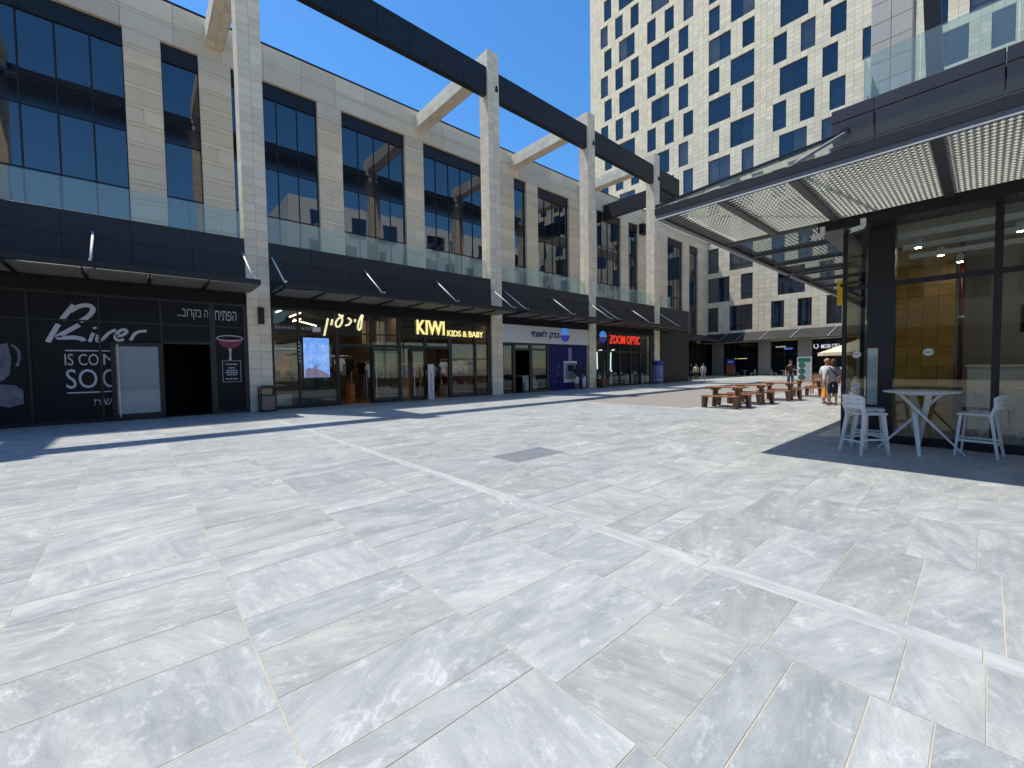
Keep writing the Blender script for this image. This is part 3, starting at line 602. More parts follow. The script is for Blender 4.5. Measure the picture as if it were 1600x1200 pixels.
rail(-23.2,4.4,6.4,2.0,'steel clothes rail at the back of the clothing shop behind the screen'); hang(-23.2,4.4,6.4,2.0,7,['cloth_black','cloth_grey','cloth_brown','cloth_cream'],'garment at the back of the clothing shop','garments at the back of the clothing shop')
rail(-23.4,6.9,9.6,2.1,'long steel clothes rail deep behind the clothing shop entrance'); hang(-23.4,6.9,9.6,2.1,8,['cloth_black','tee_white','cloth_grey','cloth_black','cloth_lilac','cloth_black','cloth_brown'],'garment deep behind the clothing shop entrance','garments deep behind the entrance')
rail(-23.6,12.8,15.3,1.9,'steel clothes rail at the back right of the kids shop'); hang(-23.6,12.8,15.3,1.9,8,['cloth_blue','cloth_pink','tee_white','cloth_black','cloth_cream'],'garment at the back right of the kids shop','garments at the back right of the kids shop')
for k, y in enumerate((8.55,8.8,9.05,9.3,9.55)):
    cu = MB(); pts = [(-20.75+.05*math.sin(i*1.9+k), y-.1+.2*i/8) for i in range(9)]
    cu.add([(px_,py_,2.72) for px_,py_ in pts]+[(px_,py_,4.05) for px_,py_ in pts], [(i,i+1,10+i,9+i) for i in range(8)]); put('curtain', cu, M[('cloth_cream','wood_light','cloth_brown','cloth_cream','poster_white')[k]], label=('leftmost','second','middle','fourth','rightmost')[k]+' of five hanging cloth strips above the open glass door leaf', cat='curtain', group='cloth strips')
for i, (x, y0, y1, z, m, lb_) in enumerate(((-20.2,4.3,5.0,.55,'poster_white','low white plinth in the left corner of the clothing shop window'),(-20.9,13.0,15.2,.62,'wall_in','low wooden display shelf in the kids shop window'),(-20.9,10.4,11.0,1.15,'wood_light','orange brown counter just inside the kids shop door'),(-21.4,7.9,8.2,.9,'wood_light','low wooden bench inside the clothing shop entrance'))):
    o = thing('display_stand', (x,(y0+y1)/2,0), lb_, 'display stand'); put('top', MB().box(x-.3,x+.3,y0,y1,z-.06,z), M[m], o); put('front', MB().box(x+.24,x+.28,y0+.03,y1-.03,.01,z-.061), M[m], o)
    for yy in (y0+.03,y1-.07): put('side', MB().box(x-.28,x+.24,yy,yy+.04,.01,z-.061), M[m], o)
for i in range(9):
    y = 13.1+i*.24; w = random.uniform(.07,.1); h = random.uniform(.12,.3); x = -20.85+random.uniform(-.1,.15)
    put('shop_item', MB().lathe([(w*.8,0),(w,h*.3),(w*.7,h*.7),(w*.75,h)], 10, (x,y,.62)), M[random.choice(['poster_white','cloth_pink','white','cloth_red' if 'cloth_red' in M else 'poster_red'])], label='small jar on the kids shop shelf, '+('first','second','third','fourth','fifth','sixth','seventh','eighth','ninth')[i]+' from the left', cat='jar', group='small goods on the kids shop shelf')
# bank
fr = frame_bars([(16.4,16.5,0,3.1),(17.25,17.5,0,3.1),(18.7,18.95,0,3.1),(20.3,20.5,0,3.1)], [(16.5,17.25,0,.14),(16.5,20.3,3.0,3.1),(17.5,18.7,2.66,2.78),(18.95,20.3,2.66,2.78),(18.95,20.3,0,.14)])
pane(fr,16.5,17.25,.14,3.0); pane(fr,17.5,18.7,2.78,3.0); pane(fr,18.95,20.3,.14,2.66); pane(fr,18.95,20.3,2.78,3.0)
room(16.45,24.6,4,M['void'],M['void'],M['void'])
ds = thing('desk', (-20.6,19.6,0), 'pale reception desk behind the bank window', 'desk'); put('front', MB().box(-20.35,-20.3,19.0,20.2,.02,1.0), M['poster_white'], ds); put('top', MB().box(-20.8,-20.28,18.95,20.25,1.0,1.05), M['white_paint'], ds); put('lower_ledge', MB().box(-20.29,-20.1,19.0,20.2,.02,.62), M['white_paint'], ds)
bp = put('blue_panel', MB().box(XS-.02,XS+.04,20.5,24.66,0,3.12), M['bank_blue'], lb); put('stone_return', MB().box(XS-.02,XS+.045,24.50,24.67,.0,3.1), M['pier'], lb)
bs = sign('bank_sign', (XS+.05,20.5,3.15), 'long pale sign panel with navy Hebrew lettering and round blue emblem', [('sign_panel', MB().box(XS-.02,XS+.10,16.42,24.66,3.13,4.22), M['bank_white']), ('lettering', text_mb('\u05d9\u05de\u05d5\u05d0\u05dc \u05e7\u05e0\u05d1', (18.85,21.5,3.42,3.96), 0, .03, fx(XS+.10), bold=.03), M['navy_letters'])])
def emblem(parent, u, v, r, x, h=1.0):
    top = [(u+r*math.cos(a)*1.0, v+r*h*math.sin(a)) for a in [math.pi*i/16 for i in range(17)]]
    bot = [(u+r*math.cos(a), v-.05*r+r*h*math.sin(a)) for a in [math.pi+math.pi*i/16 for i in range(17)]]
    put('emblem_top', MB().prism(top, 0, .05, fx(x)), M['logo_cyan'], parent); put('emblem_bottom', MB().prism(bot, 0, .05, fx(x)), M['logo_blue'], parent)
    put('emblem_wave', strokes([[(u-r*.95,v-.1*r),(u-r*.4,v+.1*r),(u,v+.02*r),(u+r*.45,v+.12*r),(u+r*.95,v)]], r*.22, .05, .056, fx(x)), M['logo_white'], parent)
emblem(bs, 22.05, 3.78, .46, XS+.10)
bl = thing('blade_sign', (-19.2,26,3.4), 'round blue emblem sign on the pillar between the bank and the red lit shop', 'sign'); emblem(bl, 25.95, 3.78, .42, -19.0); put('bracket', MB().bar((-19.3,25.45,3.78),(-19.0,25.95,3.78),.06), M['black'], bl)
at = thing('cash_machine', (XS+.1,22.4,.4), 'pale framed cash machine in the dark blue panel beside two people', 'cash machine'); put('surround', MB().box(XS+.041,XS+.10,21.95,23.3,.5,1.98), M['poster_white'], at); put('face', MB().box(XS+.101,XS+.13,22.05,23.2,.75,1.85), M['cloth_grey'], at); put('screen_panel', MB().box(XS+.131,XS+.14,22.3,22.95,1.3,1.7), M['bank_blue'], at); put('light_post', MB().box(XS+.041,XS+.10,22.42,22.75,1.985,2.9), plain('pale lilac print', (.20,.19,.34), .5), at)
pt = MB()
for k in range(26): u = random.uniform(20.7,21.7); v = random.uniform(.4,1.8); pt.box(XS+.041,XS+.045,u,u+random.uniform(.05,.25),v,v+.05)
sign('bank_print', (XS,21,.4), 'faint lilac printed lines low on the dark blue bank panel', [('print_lines', pt, plain('faint lilac print', (.06,.06,.2), .5))]).children[0]['kind'] = 'stuff'
# optician
fr = frame_bars([(25.5,25.6,0,4.2),(26.95,27.1,0,4.2),(28.6,28.75,0,4.2),(30.1,30.25,0,4.2),(31.5,31.8,0,4.2),(33.2,33.77,0,4.2)], [(25.6,33.2,2.66,2.78),(25.6,33.2,4.1,4.2),(25.6,31.5,0,.14)])
for y0, y1 in ((25.6,26.95),(27.1,28.6),(28.75,30.1),(30.25,31.5),(31.8,33.2)): pane(fr,y0,y1,.14 if y1 < 32 else .02,2.66); pane(fr,y0,y1,2.78,4.1)
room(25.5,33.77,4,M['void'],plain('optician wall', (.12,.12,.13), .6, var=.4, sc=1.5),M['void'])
sign('optician_sign', (XS+.1,29.3,3.4), 'glowing red ZOOM OPTIC lettering above the optician window', [('lettering', text_mb('ZOOM OPTIC', (27.25,31.5,3.32,4.0), 0, .05, fx(XS+.065), bold=.02), M['sign_red'])])
for pts, lb_ in (([(25.94,1.38),(25.91,2.63),(26.08,2.78),(26.51,2.82)],'bent white neon tube nearest the pillar in the optician window'),([(27.71,1.17),(27.52,1.28),(27.58,2.65),(27.77,2.84),(28.04,2.87)],'bent white neon tube right of the other in the optician window')):
    o = thing('neon_tube', (XS-.3,pts[0][0],1.2), lb_, 'lamp'); put('tube', MB().tube([(XS-.12,a+(.12 if a > 27 else .02),b) for a,b in pts], .04, 8), M['neon'], o, True); put('holder', MB().box(XS-.26,XS-.19,pts[2][0]-.05,pts[2][0]+.05,.01,2.6), M['black'], o)
for y0, lb_ in ((25.9,'low white display shelf at the left of the optician window'),(27.4,'low white display shelf under the second neon tube'),(30.5,'white display shelf near the optician door'),(32.0,'white display shelf right of the optician door')):
    o = thing('display_shelf', (-20,y0+.5,0), lb_, 'shelf'); put('top', MB().box(-20.2,-19.8,y0,y0+1,.86,.9), M['white_paint'], o); put('body', MB().box(-20.15,-19.85,y0+.05,y0+.95,.01,.859), M['poster_white'], o)
o = thing('light_booster', (-19.75,26,4.2), 'light trough added behind the head of the optician window', 'lamp', 'added light boosters'); put('diffuser', MB().box(-19.85,-19.65,25.8,33.0,4.235,4.25), M['booster_cool'], o); put('housing', MB().box(-19.87,-19.63,25.78,33.02,4.251,4.298), M['black'], o)  # unseen light added to brighten the optician interior
for k in range(10):
    y = 25.95+.74*k; put('glasses_case', MB().box(-20.1,-19.9,y-.09,y+.09,.905,1.02+.05*(k%3)), M[('white_paint','poster_white','cloth_grey','bank_blue')[k%4]], label='small box on the optician display shelf, '+('first','second','third','fourth','fifth','sixth','seventh','eighth','ninth','tenth')[k]+' from the left', cat='box', group='boxes in the optician window')
# deeper shop in the recess
put('recess_front', MB().box(-27.66,-27.6,40.4,63,0,4.6), M['void'], lb)
rs = MB()
for i in range(12): rs.box(-27.6,-27.5,40.6+i*1.9,40.75+i*1.9,0,4.4)
put('recess_mullions', rs, M['frame'], lb)
aw = put('recess_awning', MB().add([(-27.6,41,5.9),(-24.6,41,4.7),(-24.6,62,4.7),(-27.6,62,5.9),(-27.6,41,5.8),(-24.6,41,4.6),(-24.6,62,4.6),(-27.6,62,5.8)], [(0,1,2,3),(7,6,5,4),(0,4,5,1),(1,5,6,2),(2,6,7,3)]), M['black'], lb)
put('awning_end', MB().add([(-27.6,40.95,5.75),(-24.7,40.95,4.62),(-24.7,40.99,4.62),(-27.6,40.99,5.75),(-27.6,40.95,4.62),(-27.6,40.99,4.62)], [(0,1,4),(2,3,5),(0,3,2,1),(1,2,5,4)]), M['soffit'], aw)

# ------------------------------------------------------------------ colonnade
def pillar(y0, y1, x1, label, zt=19.75, core=True, mat='stone_pillar', dx=.8, rowh=.34):
    x0 = x1-dx; o = thing('stone_pillar', ((x0+x1)/2,(y0+y1)/2,0), label, 'pillar', None)
    put('core', MB().box(x0+.03,x1-.03,y0+.03,y1-.03,0,zt-.03), M['joint'], o); sp = []; n = round(zt/rowh); ym = (y0+y1)/2; xm = (x0+x1)/2; g = .004; k = .04
    for i in range(n):
        z0, z1 = zt*i/n+g, zt*(i+1)/n-g; j = random.uniform(-.002,.002)
        for a, b in ((y0,ym),(ym,y1)): sp.append(((x1-k,a+g,z0),(x1+j,b-g,z1),0,1,.005,random.random())); sp.append(((x0,a+g,z0),(x0+k,b-g,z1),0,-1,.005,random.random()))
        for a, b in ((x0+k,xm),(xm,x1-k)): sp.append(((a+g,y0,z0),(b-g,y0+k,z1),1,-1,.005,random.random())); sp.append(((a+g,y1-k,z0),(b-g,y1,z1),1,1,.005,random.random()))
    sp.append(((x0,y0,zt-.005),(x1,y1,zt+.02),2,1,.005,.5)); pieces('stone', 'stone_cladding', o, M[mat], sp, 300, 80); return o
labs = ['stone pillar at the far left edge beyond the vacant shop','thick tall stone pillar with a black wall lamp beside the litter bin, nearest of all','tall stone pillar between the kids shop and the bank','tall stone pillar between the bank and the optician','tall stone pillar right of the optician beside the violet banner']
for i, (a, b) in enumerate(PIL):
    o = pillar(a, b, -19.25, labs[i])
    if i >= 2: put('spot_lamp', MB().lathe([(.09,0),(.09,.05),(.06,.30)], 10, (-19.22,b-.2,17.6)), M['black'], o)
    # cross beam back to the building
    cb = thing('cross_beam', (-24,(a+b)/2,18.83), 'stone clad cross beam from the building to the '+('leftmost pillar','nearest pillar','pillar right of the kids shop','pillar right of the bank','pillar right of the optician')[i], 'beam')
    put('core', MB().box(-27.66,-20.06,a+.03,b-.03,18.86,19.72), M['joint'], cb); sp = []; n = 15; L = 27.66-20.06
    for k in range(n):
        x0, x1 = -27.66+L*k/n+.004, -27.66+L*(k+1)/n-.004
        for z0, z1 in ((18.83,19.29),(19.29,19.75)): sp.append(((x0,a,z0+.004),(x1,a+.035,z1-.004),1,-1,.005,random.random())); sp.append(((x0,b-.035,z0+.004),(x1,b,z1-.004),1,1,.005,random.random()))
        for y0, y1 in ((a+.04,(a+b)/2),((a+b)/2,b-.04)): sp.append(((x0,y0+.004,18.83),(x1,y1-.004,18.865),2,-1,.005,random.random())); sp.append(((x0,y0+.004,19.70),(x1,y1-.004,19.75),2,1,.005,random.random()))
    pieces('stone', 'stone_cladding', cb, M['stone_pillar'], sp, 120, 70)
lamp = thing('wall_lamp', (-19.2,3.76,3.5), 'small black box lamp on the nearest stone pillar above the litter bin', 'lamp'); put('housing', MB().box(-19.24,-19.10,3.66,3.86,3.46,4.12), M['clad_brown'], lamp); put('back_plate', MB().box(-19.25,-19.241,3.7,3.82,3.5,4.05), M['black'], lamp); put('lens', MB().box(-19.22,-19.12,3.68,3.84,3.45,3.459), M['poster_white'], lamp)
ends = [-16]+[q for p in PIL for q in p]+[38.4]
blab = ['black clad beam running left out of view from the leftmost pillar','black clad beam left of the nearest pillar','long black clad beam from the nearest pillar to the next pillar','black clad beam spanning above the bank','black clad beam spanning above the optician','short black beam end beyond the last pillar']
for i in range(6):
    a, b = ends[2*i], ends[2*i+1]; o = thing('black_beam', (-19.5,(a+b)/2,17.25), blab[i], 'beam'); put('core', MB().box(-19.70,-19.37,a+.001,b-.001,17.28,18.77), M['void'], o); sp = []; n = max(2, round((b-a)/1.6))
    for k in range(n):
        y0, y1 = a+(b-a)*k/n+.006, a+(b-a)*(k+1)/n-.006
        sp += [((-19.37,y0,17.25),(-19.35,y1,18.8),0,1,.006,random.random()),((-19.72,y0,17.25),(-19.70,y1,18.8),0,-1,.006,random.random()),((-19.70,y0,17.25),(-19.37,y1,17.28),2,-1,.006,random.random()),((-19.70,y0,18.77),(-19.37,y1,18.8),2,1,.006,random.random())]
    pieces('panel', 'panels', o, M['beam'], sp, 60, 60)
    if i == 5: put('return_beam', MB().box(-27.66,-19.72,38.02,38.38,17.25,18.8), M['beam'], o)
spk = thing('wall_speaker', (-27.4,45.5,17), 'small black loudspeaker box high on the stone wall', 'loudspeaker'); put('cabinet', MB().box(-27.60,-27.1,45.0,45.9,17.1,18.3), M['black'], spk); put('bracket', MB().box(-27.66,-27.601,45.3,45.6,17.5,17.9), M['alu'], spk); put('grille', MB().box(-27.099,-27.08,45.05,45.85,17.15,18.25), M['void'], spk)

# ================================================================== TOWER
TY, K0, MOD, Z0, FH = 63.4, -27.57, .757, 6.35, 4.258
kx = lambda k: K0+MOD*k
PAT = {1:[(-24,-22),(-20,-16),(-13,-11),(-9,-7),(-5,-3),(0,4),(6,8),(12,16),(18,20),(23,25),(30,32),(34,38),(42,46)], 0:[(-25,-23),(-21,-19),(-17,-15),(-12,-8),(-6,-4),(0,2),(4,8),(11,13),(15,17),(19,21),(24,28),(30,34),(36,38),(41,43)]}
tw = thing('tower', (-20,66,0), 'tall pale limestone tower with scattered dark blue windows behind the plaza', 'tower')
put('core', MB().box(kx(-28),kx(50),TY+.36,TY+22,0,75), M['grout_dark'], tw); sp = []
for n in range(0, 16):
    zs = Z0+FH*n; par = PAT[n % 2]; blocked = set()
    for a, b in par: blocked |= set(range(a, b))
    rws = [zs+3.5*i/6 for i in range(7)]+[zs+FH]
    for k in range(-28, 50):
        for i in range(7):
            if i < 6 and k in blocked: continue
            sp.append(((kx(k)+.008,TY,rws[i]+.008),(kx(k+1)-.008,TY+.35,rws[i+1]-.008),1,-1,.012,random.random()))
    for a, b in par:
        if kx(b) < -9 and n > 12 or True:
            x0, x1 = kx(a)+.01, kx(b)-.01; yg = TY+.2; mb = MB(); wd = .06
            mb.box(x0,x0+wd,yg-.03,yg+.05,zs,zs+3.5).box(x1-wd,x1,yg-.03,yg+.05,zs,zs+3.5).box(x0+wd,x1-wd,yg-.03,yg+.05,zs,zs+.06).box(x0+wd,x1-wd,yg-.03,yg+.05,zs+3.42,zs+3.5).box(x0+wd,x1-wd,yg-.02,yg+.04,zs+.62,zs+.67)
            if b-a > 2: mb.box((x0+x1)/2-.03,(x0+x1)/2+.03,yg-.025,yg+.045,zs+.06,zs+3.42)
            w = put('window', mb, M['frame'], tw); halves = [(x0,x1)] if b-a <= 2 else [(x0,(x0+x1)/2),((x0+x1)/2,x1)]
            for h0, h1 in halves:
                q = random.uniform(-.012,.012); put('pane', MB().add([(h0+.02,yg+q,zs+.03),(h1-.02,yg-q,zs+.03),(h1-.02,yg-q,zs+3.46),(h0+.02,yg+q,zs+3.46)], [(0,1,2,3)]), M['win_tower'], w)
for k in range(-28, 50):
    for i in range(3): sp.append(((kx(k)+.008,TY,4.6+.583*i+.008),(kx(k+1)-.008,TY+.35,4.6+.583*(i+1)-.008),1,-1,.012,random.random()))
pieces('stone', 'stone_cladding', tw, M['stone_tower'], sp, 300, 90)
for i, (a, b) in enumerate(((-29.34,-28.61),(-26.88,-25.34),(-20.71,-19.25),(-16.12,-14.64),(-10.2,-8.7),(-4.2,-2.7))): put('pier', MB().box(a,b,TY-.1,TY+.3,0,4.6), M['pier'], tw)
put('shop_void', MB().box(-28.61,3,TY+.31,TY+.35,0,4.6), M['void'], tw)
for a, b in ((-28.61,-26.88),(-25.34,-20.71),(-19.25,-16.12),(-14.64,-10.2)):
    mb = MB(); n = max(2, round((b-a)/1.5))
    for i in range(n+1): mb.box(a+(b-a)*i/n-.04,a+(b-a)*i/n+.04,TY+.2,TY+.3,0,4.5)
    mb.box(a,b,TY+.21,TY+.29,2.8,2.9); w = put('storefront', mb, M['frame'], tw)
    for i in range(n): put('pane', MB().box(a+(b-a)*i/n+.04,a+(b-a)*(i+1)/n-.04,TY+.24,TY+.25,.05,4.4), M['glass'], w)
aw = put('awning', MB().add([(-28,TY-.01,6.0),(8,TY-.01,6.0),(8,TY-2.2,4.72),(-28,TY-2.2,4.72),(-28,TY-.01,5.92),(8,TY-.01,5.92),(8,TY-2.2,4.62),(-28,TY-2.2,4.62)], [(0,3,2,1),(4,5,6,7),(2,3,7,6),(0,4,7,3),(1,2,6,5)]), M['beam'], tw)
for x in (-25.2,-22.9,-19.9,-16.4,-12.6,-9): put('awning_rib', MB().bar((x+.55,TY-.2,5.98),(x,TY-2.2,4.78),.09,.07), M['alu'], aw)
sign('phone_shop_sign', (-13,TY,3.5), 'white lit MOBI CELL lettering on the far dark shopfront', [('lettering', text_mb('MOBI CELL', (-13.7,-11.75,3.4,3.9), 0, .04, fy(TY+.18), bold=.02), M['letters_bright']), ('symbol', strokes([[(-14.4,3.95),(-14.45,3.6),(-14.2,3.4)],[(-14.1,3.95),(-14.0,3.6),(-14.2,3.4)]], .1, 0, .04, fy(TY+.18)), M['letters_bright'])])
sign('far_shop_sign', (-18,TY,3.4), 'small white and blue lit sign on the far shopfront left of the phone shop', [('lettering', text_mb('Lucky', (-18.66,-17.5,3.66,3.92), 0, .04, fy(TY+.18), bold=.02), M['letters_bright']), ('blue_bar', MB().box(-17.7,-16.75,TY+.12,TY+.18,3.42,3.62), M['sign_blue'])])
M['dim_strip'] = emit('dim gold light bar', (1,.72,.3), .7)
for a, b in ((-24.8,-23.6),(-23.4,-22.2)):
    o = thing('strip_lamp', (a,TY,2.3), ('left' if a < -24 else 'right')+' thin warm light bar inside the far dark shop', 'lamp', 'light bars in the far shop'); put('tube', MB().box(a,b,TY+.14,TY+.18,2.33,2.39), M['dim_strip'], o); put('holder', MB().box(a,b,TY+.181,TY+.2,2.28,2.44), M['black'], o)

# ================================================================== CAFE
cf = thing('cafe_building', (0,11,0), 'black framed glass cafe with slatted canopy and black fascia on the right', 'building')
CY = 11.05
put('floor', MB().box(-2,9,CY+.06,19,-.028,.006), plain('cafe floor', (.16,.155,.15), .35, sc=2), cf)
put('back_wall', MB().box(-.45,9,16.0,16.1,0,4.48).box(-.53,-.46,15.25,16.1,0,4.48), M['plaster'], cf); put('ceiling', MB().box(-1.95,9,CY+.1,19,4.5,4.58), M['plaster'], cf)
put('column', MB().box(-1.62,-1.22,CY-.02,CY+.30,0,4.24), M['black'], cf)
mb = MB()
for a, b in ((-2.02,-1.96),(.05,.15),(1.6,1.7),(3.1,3.2)): mb.box(a,b,CY-.04,CY+.06,0,4.24)
mb.box(-1.22,8,CY-.03,CY+.05,3.08,3.17).box(-1.96,-1.62,CY-.03,CY+.05,3.08,3.15).box(-1.22,8,CY-.03,CY+.05,0,.16).box(-1.96,-1.62,CY-.03,CY+.05,0,.08)
gf = put('storefront', mb, M['frame'], cf)
for a, b in ((-1.96,-1.62),(-1.22,.05),(.15,1.6),(1.7,3.1)):
    for z0, z1 in ((.16,3.08),(3.17,4.24)): put('pane', MB().box(a,b,CY,CY+.012,z0,z1), M['glass'], gf)
mb = MB()
for y in (13.0,15.0,17.0,19.0): mb.box(-2.03,-1.95,y-.04,y+.04,0,4.24)
mb.box(-2.02,-1.96,CY+.07,19,3.08,3.15); gs = put('side_storefront', mb, M['frame'], cf); yy = [CY+.07,12.96,14.96,16.96,18.96]
for a, b in zip(yy[:-1], yy[1:]): put('pane', MB().box(-1.995,-1.985,a+.09 if a > 12 else a,b,.02,3.07), M['glass'], gs); put('pane', MB().box(-1.995,-1.985,a+.09 if a > 12 else a,b,3.16,4.24), M['glass'], gs)
put('beam', MB().box(-2.35,9,10.52,CY+.12,4.245,4.62), M['black'], cf); put('side_beam', MB().box(-2.35,-1.9,CY+.13,30,4.245,4.62), M['black'], cf)
put('mint_panel', MB().box(-1.60,-1.44,CY-.045,CY-.03,.75,1.88), M['mint'], cf)
def sticker(x, z, label):
    o = thing('round_sticker', (x,CY-.03,z), label, 'sticker'); f = fy(CY-.012); ci = [(x+.075*math.cos(2*math.pi*i/20), z+.075*math.sin(2*math.pi*i/20)) for i in range(20)]
    put('disc', MB().prism(ci, 0, .003, f), M['alu'], o); put('label_print', MB().prism([(x+(u-x)*.72, z+(v-z)*.72) for u, v in ci], .003, .005, f), M['poster_white'], o); put('stripe', MB().prism([(x-.04,z-.012),(x+.04,z-.012),(x+.04,z+.012),(x-.04,z+.012)], .005, .006, f), M['cloth_grey'], o)
sticker(-1.78,1.76,'round white sticker on the narrow cafe pane, upper one beside the mint panel'); sticker(-1.78,1.13,'round white sticker on the narrow cafe pane, lower one beside the mint panel'); sticker(-.73,1.77,'round white sticker on the wide cafe pane in front of the ochre tiles')
sp = []
for i in range(4):
    for k in range(18): x0 = -1.63+i*.275; z0 = .0+k*.245; sp.append(((x0+.003,14.56,z0+.003),(x0+.272,14.6,z0+.242),1,-1,.004,random.random()))
put('ochre_block', MB().box(-1.64,-.53,14.6,15.24,0,4.45), M['grout_dark'], cf); pieces('tile', 'tiles', cf, M['ochre'], sp, 300, 80)
pp = thing('red_pipe', (-.42,14.4,0), 'dark red vertical pipe beside the ochre tiles inside the cafe', 'pipe'); put('pipe', MB().tube([(-.42,14.4,0),(-.42,14.4,4.49)], .045, 10), M['red_pipe'], pp, True); put('clamp', MB().lathe([(.06,0),(.06,.05)], 10, (-.42,14.4,2.6)), M['steel'], pp)
for i, y in enumerate((11.65,12.9,14.1)):
    o = thing('cable_tray', (1,y,3.95), 'pale perforated cable tray under the cafe ceiling, '+('nearest the glass','middle one','farthest from the glass')[i], 'cable tray'); mb = MB(); mb.box(-1.3,6,y-.05,y-.045,4.08,4.18).box(-1.3,6,y+.045,y+.05,4.08,4.18); x = -1.3
    while x < 6: mb.box(x,x+.045,y-.044,y+.044,4.08,4.09); x += .07
    put('tray', mb, M['white_paint'], o)
    for k, x in enumerate((-.95,.35,1.6,2.9)):
        s = thing('spot_lamp', (x+i*.25,y,3.85), 'white cylinder spot lamp, '+('first','second','third','fourth')[k]+' from the column on the '+('nearest','middle','farthest')[i]+' cable tray', 'lamp', 'cafe spot lamps'); put('body', MB().lathe([(.055,0),(.06,.02),(.06,.17),(.02,.18),(.012,.23)], 12, (x+i*.25,y,3.85)), M['white_paint'], s, True); put('lens', MB().lathe([(.05,-.004),(.05,-.001)], 12, (x+i*.25,y,3.85)), M['lamp_white'], s)
ct = thing('counter', (2,14.6,0), 'pale grey counter along the cafe back room', 'counter'); put('front', MB().box(-.30,6,14.5,14.55,.01,1.45), M['white_paint'], ct); put('top', MB().box(-.33,6,14.45,15.2,1.451,1.5), M['white_paint'], ct)
nt_ = thing('menu_screen', (.75,15.9,2.4), 'small dark screen on the cafe back wall', 'screen'); put('display', MB().box(.55,1.3,15.93,15.99,2.3,2.9), M['void'], nt_); put('bezel', MB().box(.52,1.33,15.991,15.999,2.27,2.93), M['black'], nt_)
# fascia above the canopy
put('fascia_backing', MB().box(-2.2,9,CY,CY+.1,4.63,6.5).box(-2.2,-2.1,CY+.1,30,4.63,6.5), M['void'], cf); sp = []; xs = [-2.25,-1.55,.12,1.79,3.46,5.13,6.8]
for a, b in zip(xs[:-1], xs[1:]):
    for z0, z1 in ((4.63,6.52),(6.52,6.79)): sp.append(((a+.008,10.95,z0+.006),(b-.008,11.04,z1-.006),1,-1,.012,random.random()))
y = 11.05
while y < 30:
    for z0, z1 in ((4.63,6.52),(6.52,6.79)): sp.append(((-2.25,y+.008,z0+.006),(-2.205,y+1.66,z1-.006),0,-1,.012,random.random()))
    y += 1.67
pieces('fascia_panel', 'fascia', cf, M['dark_frame'], sp, 60, 90)
put('terrace_roof', MB().box(-2.19,30,CY+.11,60,6.3,6.6), M['grout_dark'], cf)
xs = [-1.78,-.95,.25,1.45,2.65]
for a, b in zip(xs[:-1], xs[1:]): put('balustrade_pane', MB().box(a+.008,b-.008,11.28,11.30,6.6,7.78), M['glass_rail'], cf)
put('balustrade_pane', MB().box(-1.785,-1.765,11.31,14,6.6,7.78), M['glass_rail'], cf)
put('upper_storeys', MB().box(3.2,25,15.5,60,6.61,24), plain('white render wall', (.80,.79,.75), .8, sc=1), cf)
for i in range(9):
    for z in (8,12,16,20): put('upper_window', MB().box(3.12,3.199,17+i*4.3+(z%8)*.3,19.2+i*4.3+(z%8)*.3,z,z+2.7), M['win'], cf)
# canopy: frame, joists, slats, glass roof on top
cn = put('canopy_frame', MB().box(-4.3,9,7.55,7.68,4.475,4.60).box(-4.3,-4.17,7.681,15.62,4.475,4.60).box(-4.3,-4.17,15.9,30,4.475,4.60), M['black_panel'], cf)
put('edge_trim', MB().box(-4.29,9,7.57,7.66,4.40,4.474).box(-4.29,-4.2,7.661,15.62,4.40,4.474).box(-4.29,-4.2,15.9,30,4.40,4.474), M['trim'], cn)
put('edge_line', MB().box(-4.3,9,7.555,7.575,4.385,4.399).box(-4.3,-4.28,7.576,15.62,4.385,4.399).box(-4.3,-4.28,15.9,30,4.385,4.399), M['white_paint'], cn)
put('corner_plate', MB().box(-4.19,-3.98,7.70,10.5,4.43,4.5), M['black'], cn)
for x in (-3.13,-2.05,-.48,1.08,2.64,4.2): put('joist', MB().box(x-.06,x+.06,7.69,10.51,4.40,4.55), M['dark_frame'], cn)
sl = MB(); y = 7.76
while y < 10.5:
    sl.bar((-3.97,y,4.455),(8.9,y,4.455),.125,.006,up=(0,-.5,1),r=random.random()); y += .118
put('slats', sl, M['slat'], cn, kind='stuff'); cr = MB(); x = -3.9
while x < 8.8: cr.box(x,x+.03,7.7,10.5,4.525,4.532); x += .066
put('cross_strips', cr, M['slat'], cn, kind='stuff')
for y in (10.62,12.3,13.95,15.55,15.95,17.6,19.3,21,24,27): put('cross_joist', MB().box(-4.16,-2.36,y-.05,y+.05,4.40,4.52), M['dark_frame'], cn)
bl_ = MB(); x = -4.12
while x < -2.36: bl_.bar((x,10.7,4.47),(x,30,4.47),.12,.01,up=(.8,0,1)); x += .085
put('side_blades', bl_, M['slat_shaded'], cn, kind='stuff')
put('roof_pane', MB().add([(-4.3,7.55,4.615),(9,7.55,4.615),(9,10.93,6.25),(-2.27,10.93,6.25)], [(0,1,2,3)]), M['glass_roof'], cn)
put('roof_pane', MB().add([(-4.3,7.55,4.615),(-2.27,10.93,6.25),(-2.27,30,6.25),(-4.3,30,4.615)], [(0,1,2,3)]), M['glass_roof'], cn)
put('hip_bar', MB().bar((-4.28,7.56,4.64),(-2.0,10.93,6.27),.06,.05), M['dark_frame'], cn); put('rafter', MB().bar((-2.0,7.6,4.63),(-2.0,10.93,6.26),.05,.05), M['alu'], cn)
for x in (1.6,5): put('rafter', MB().bar((x,7.6,4.63),(x,10.93,6.26),.05,.05), M['alu'], cn)
put('rafter_bracket', MB().box(-2.06,-1.94,10.86,10.948,5.9,6.33), M['black'], cn)
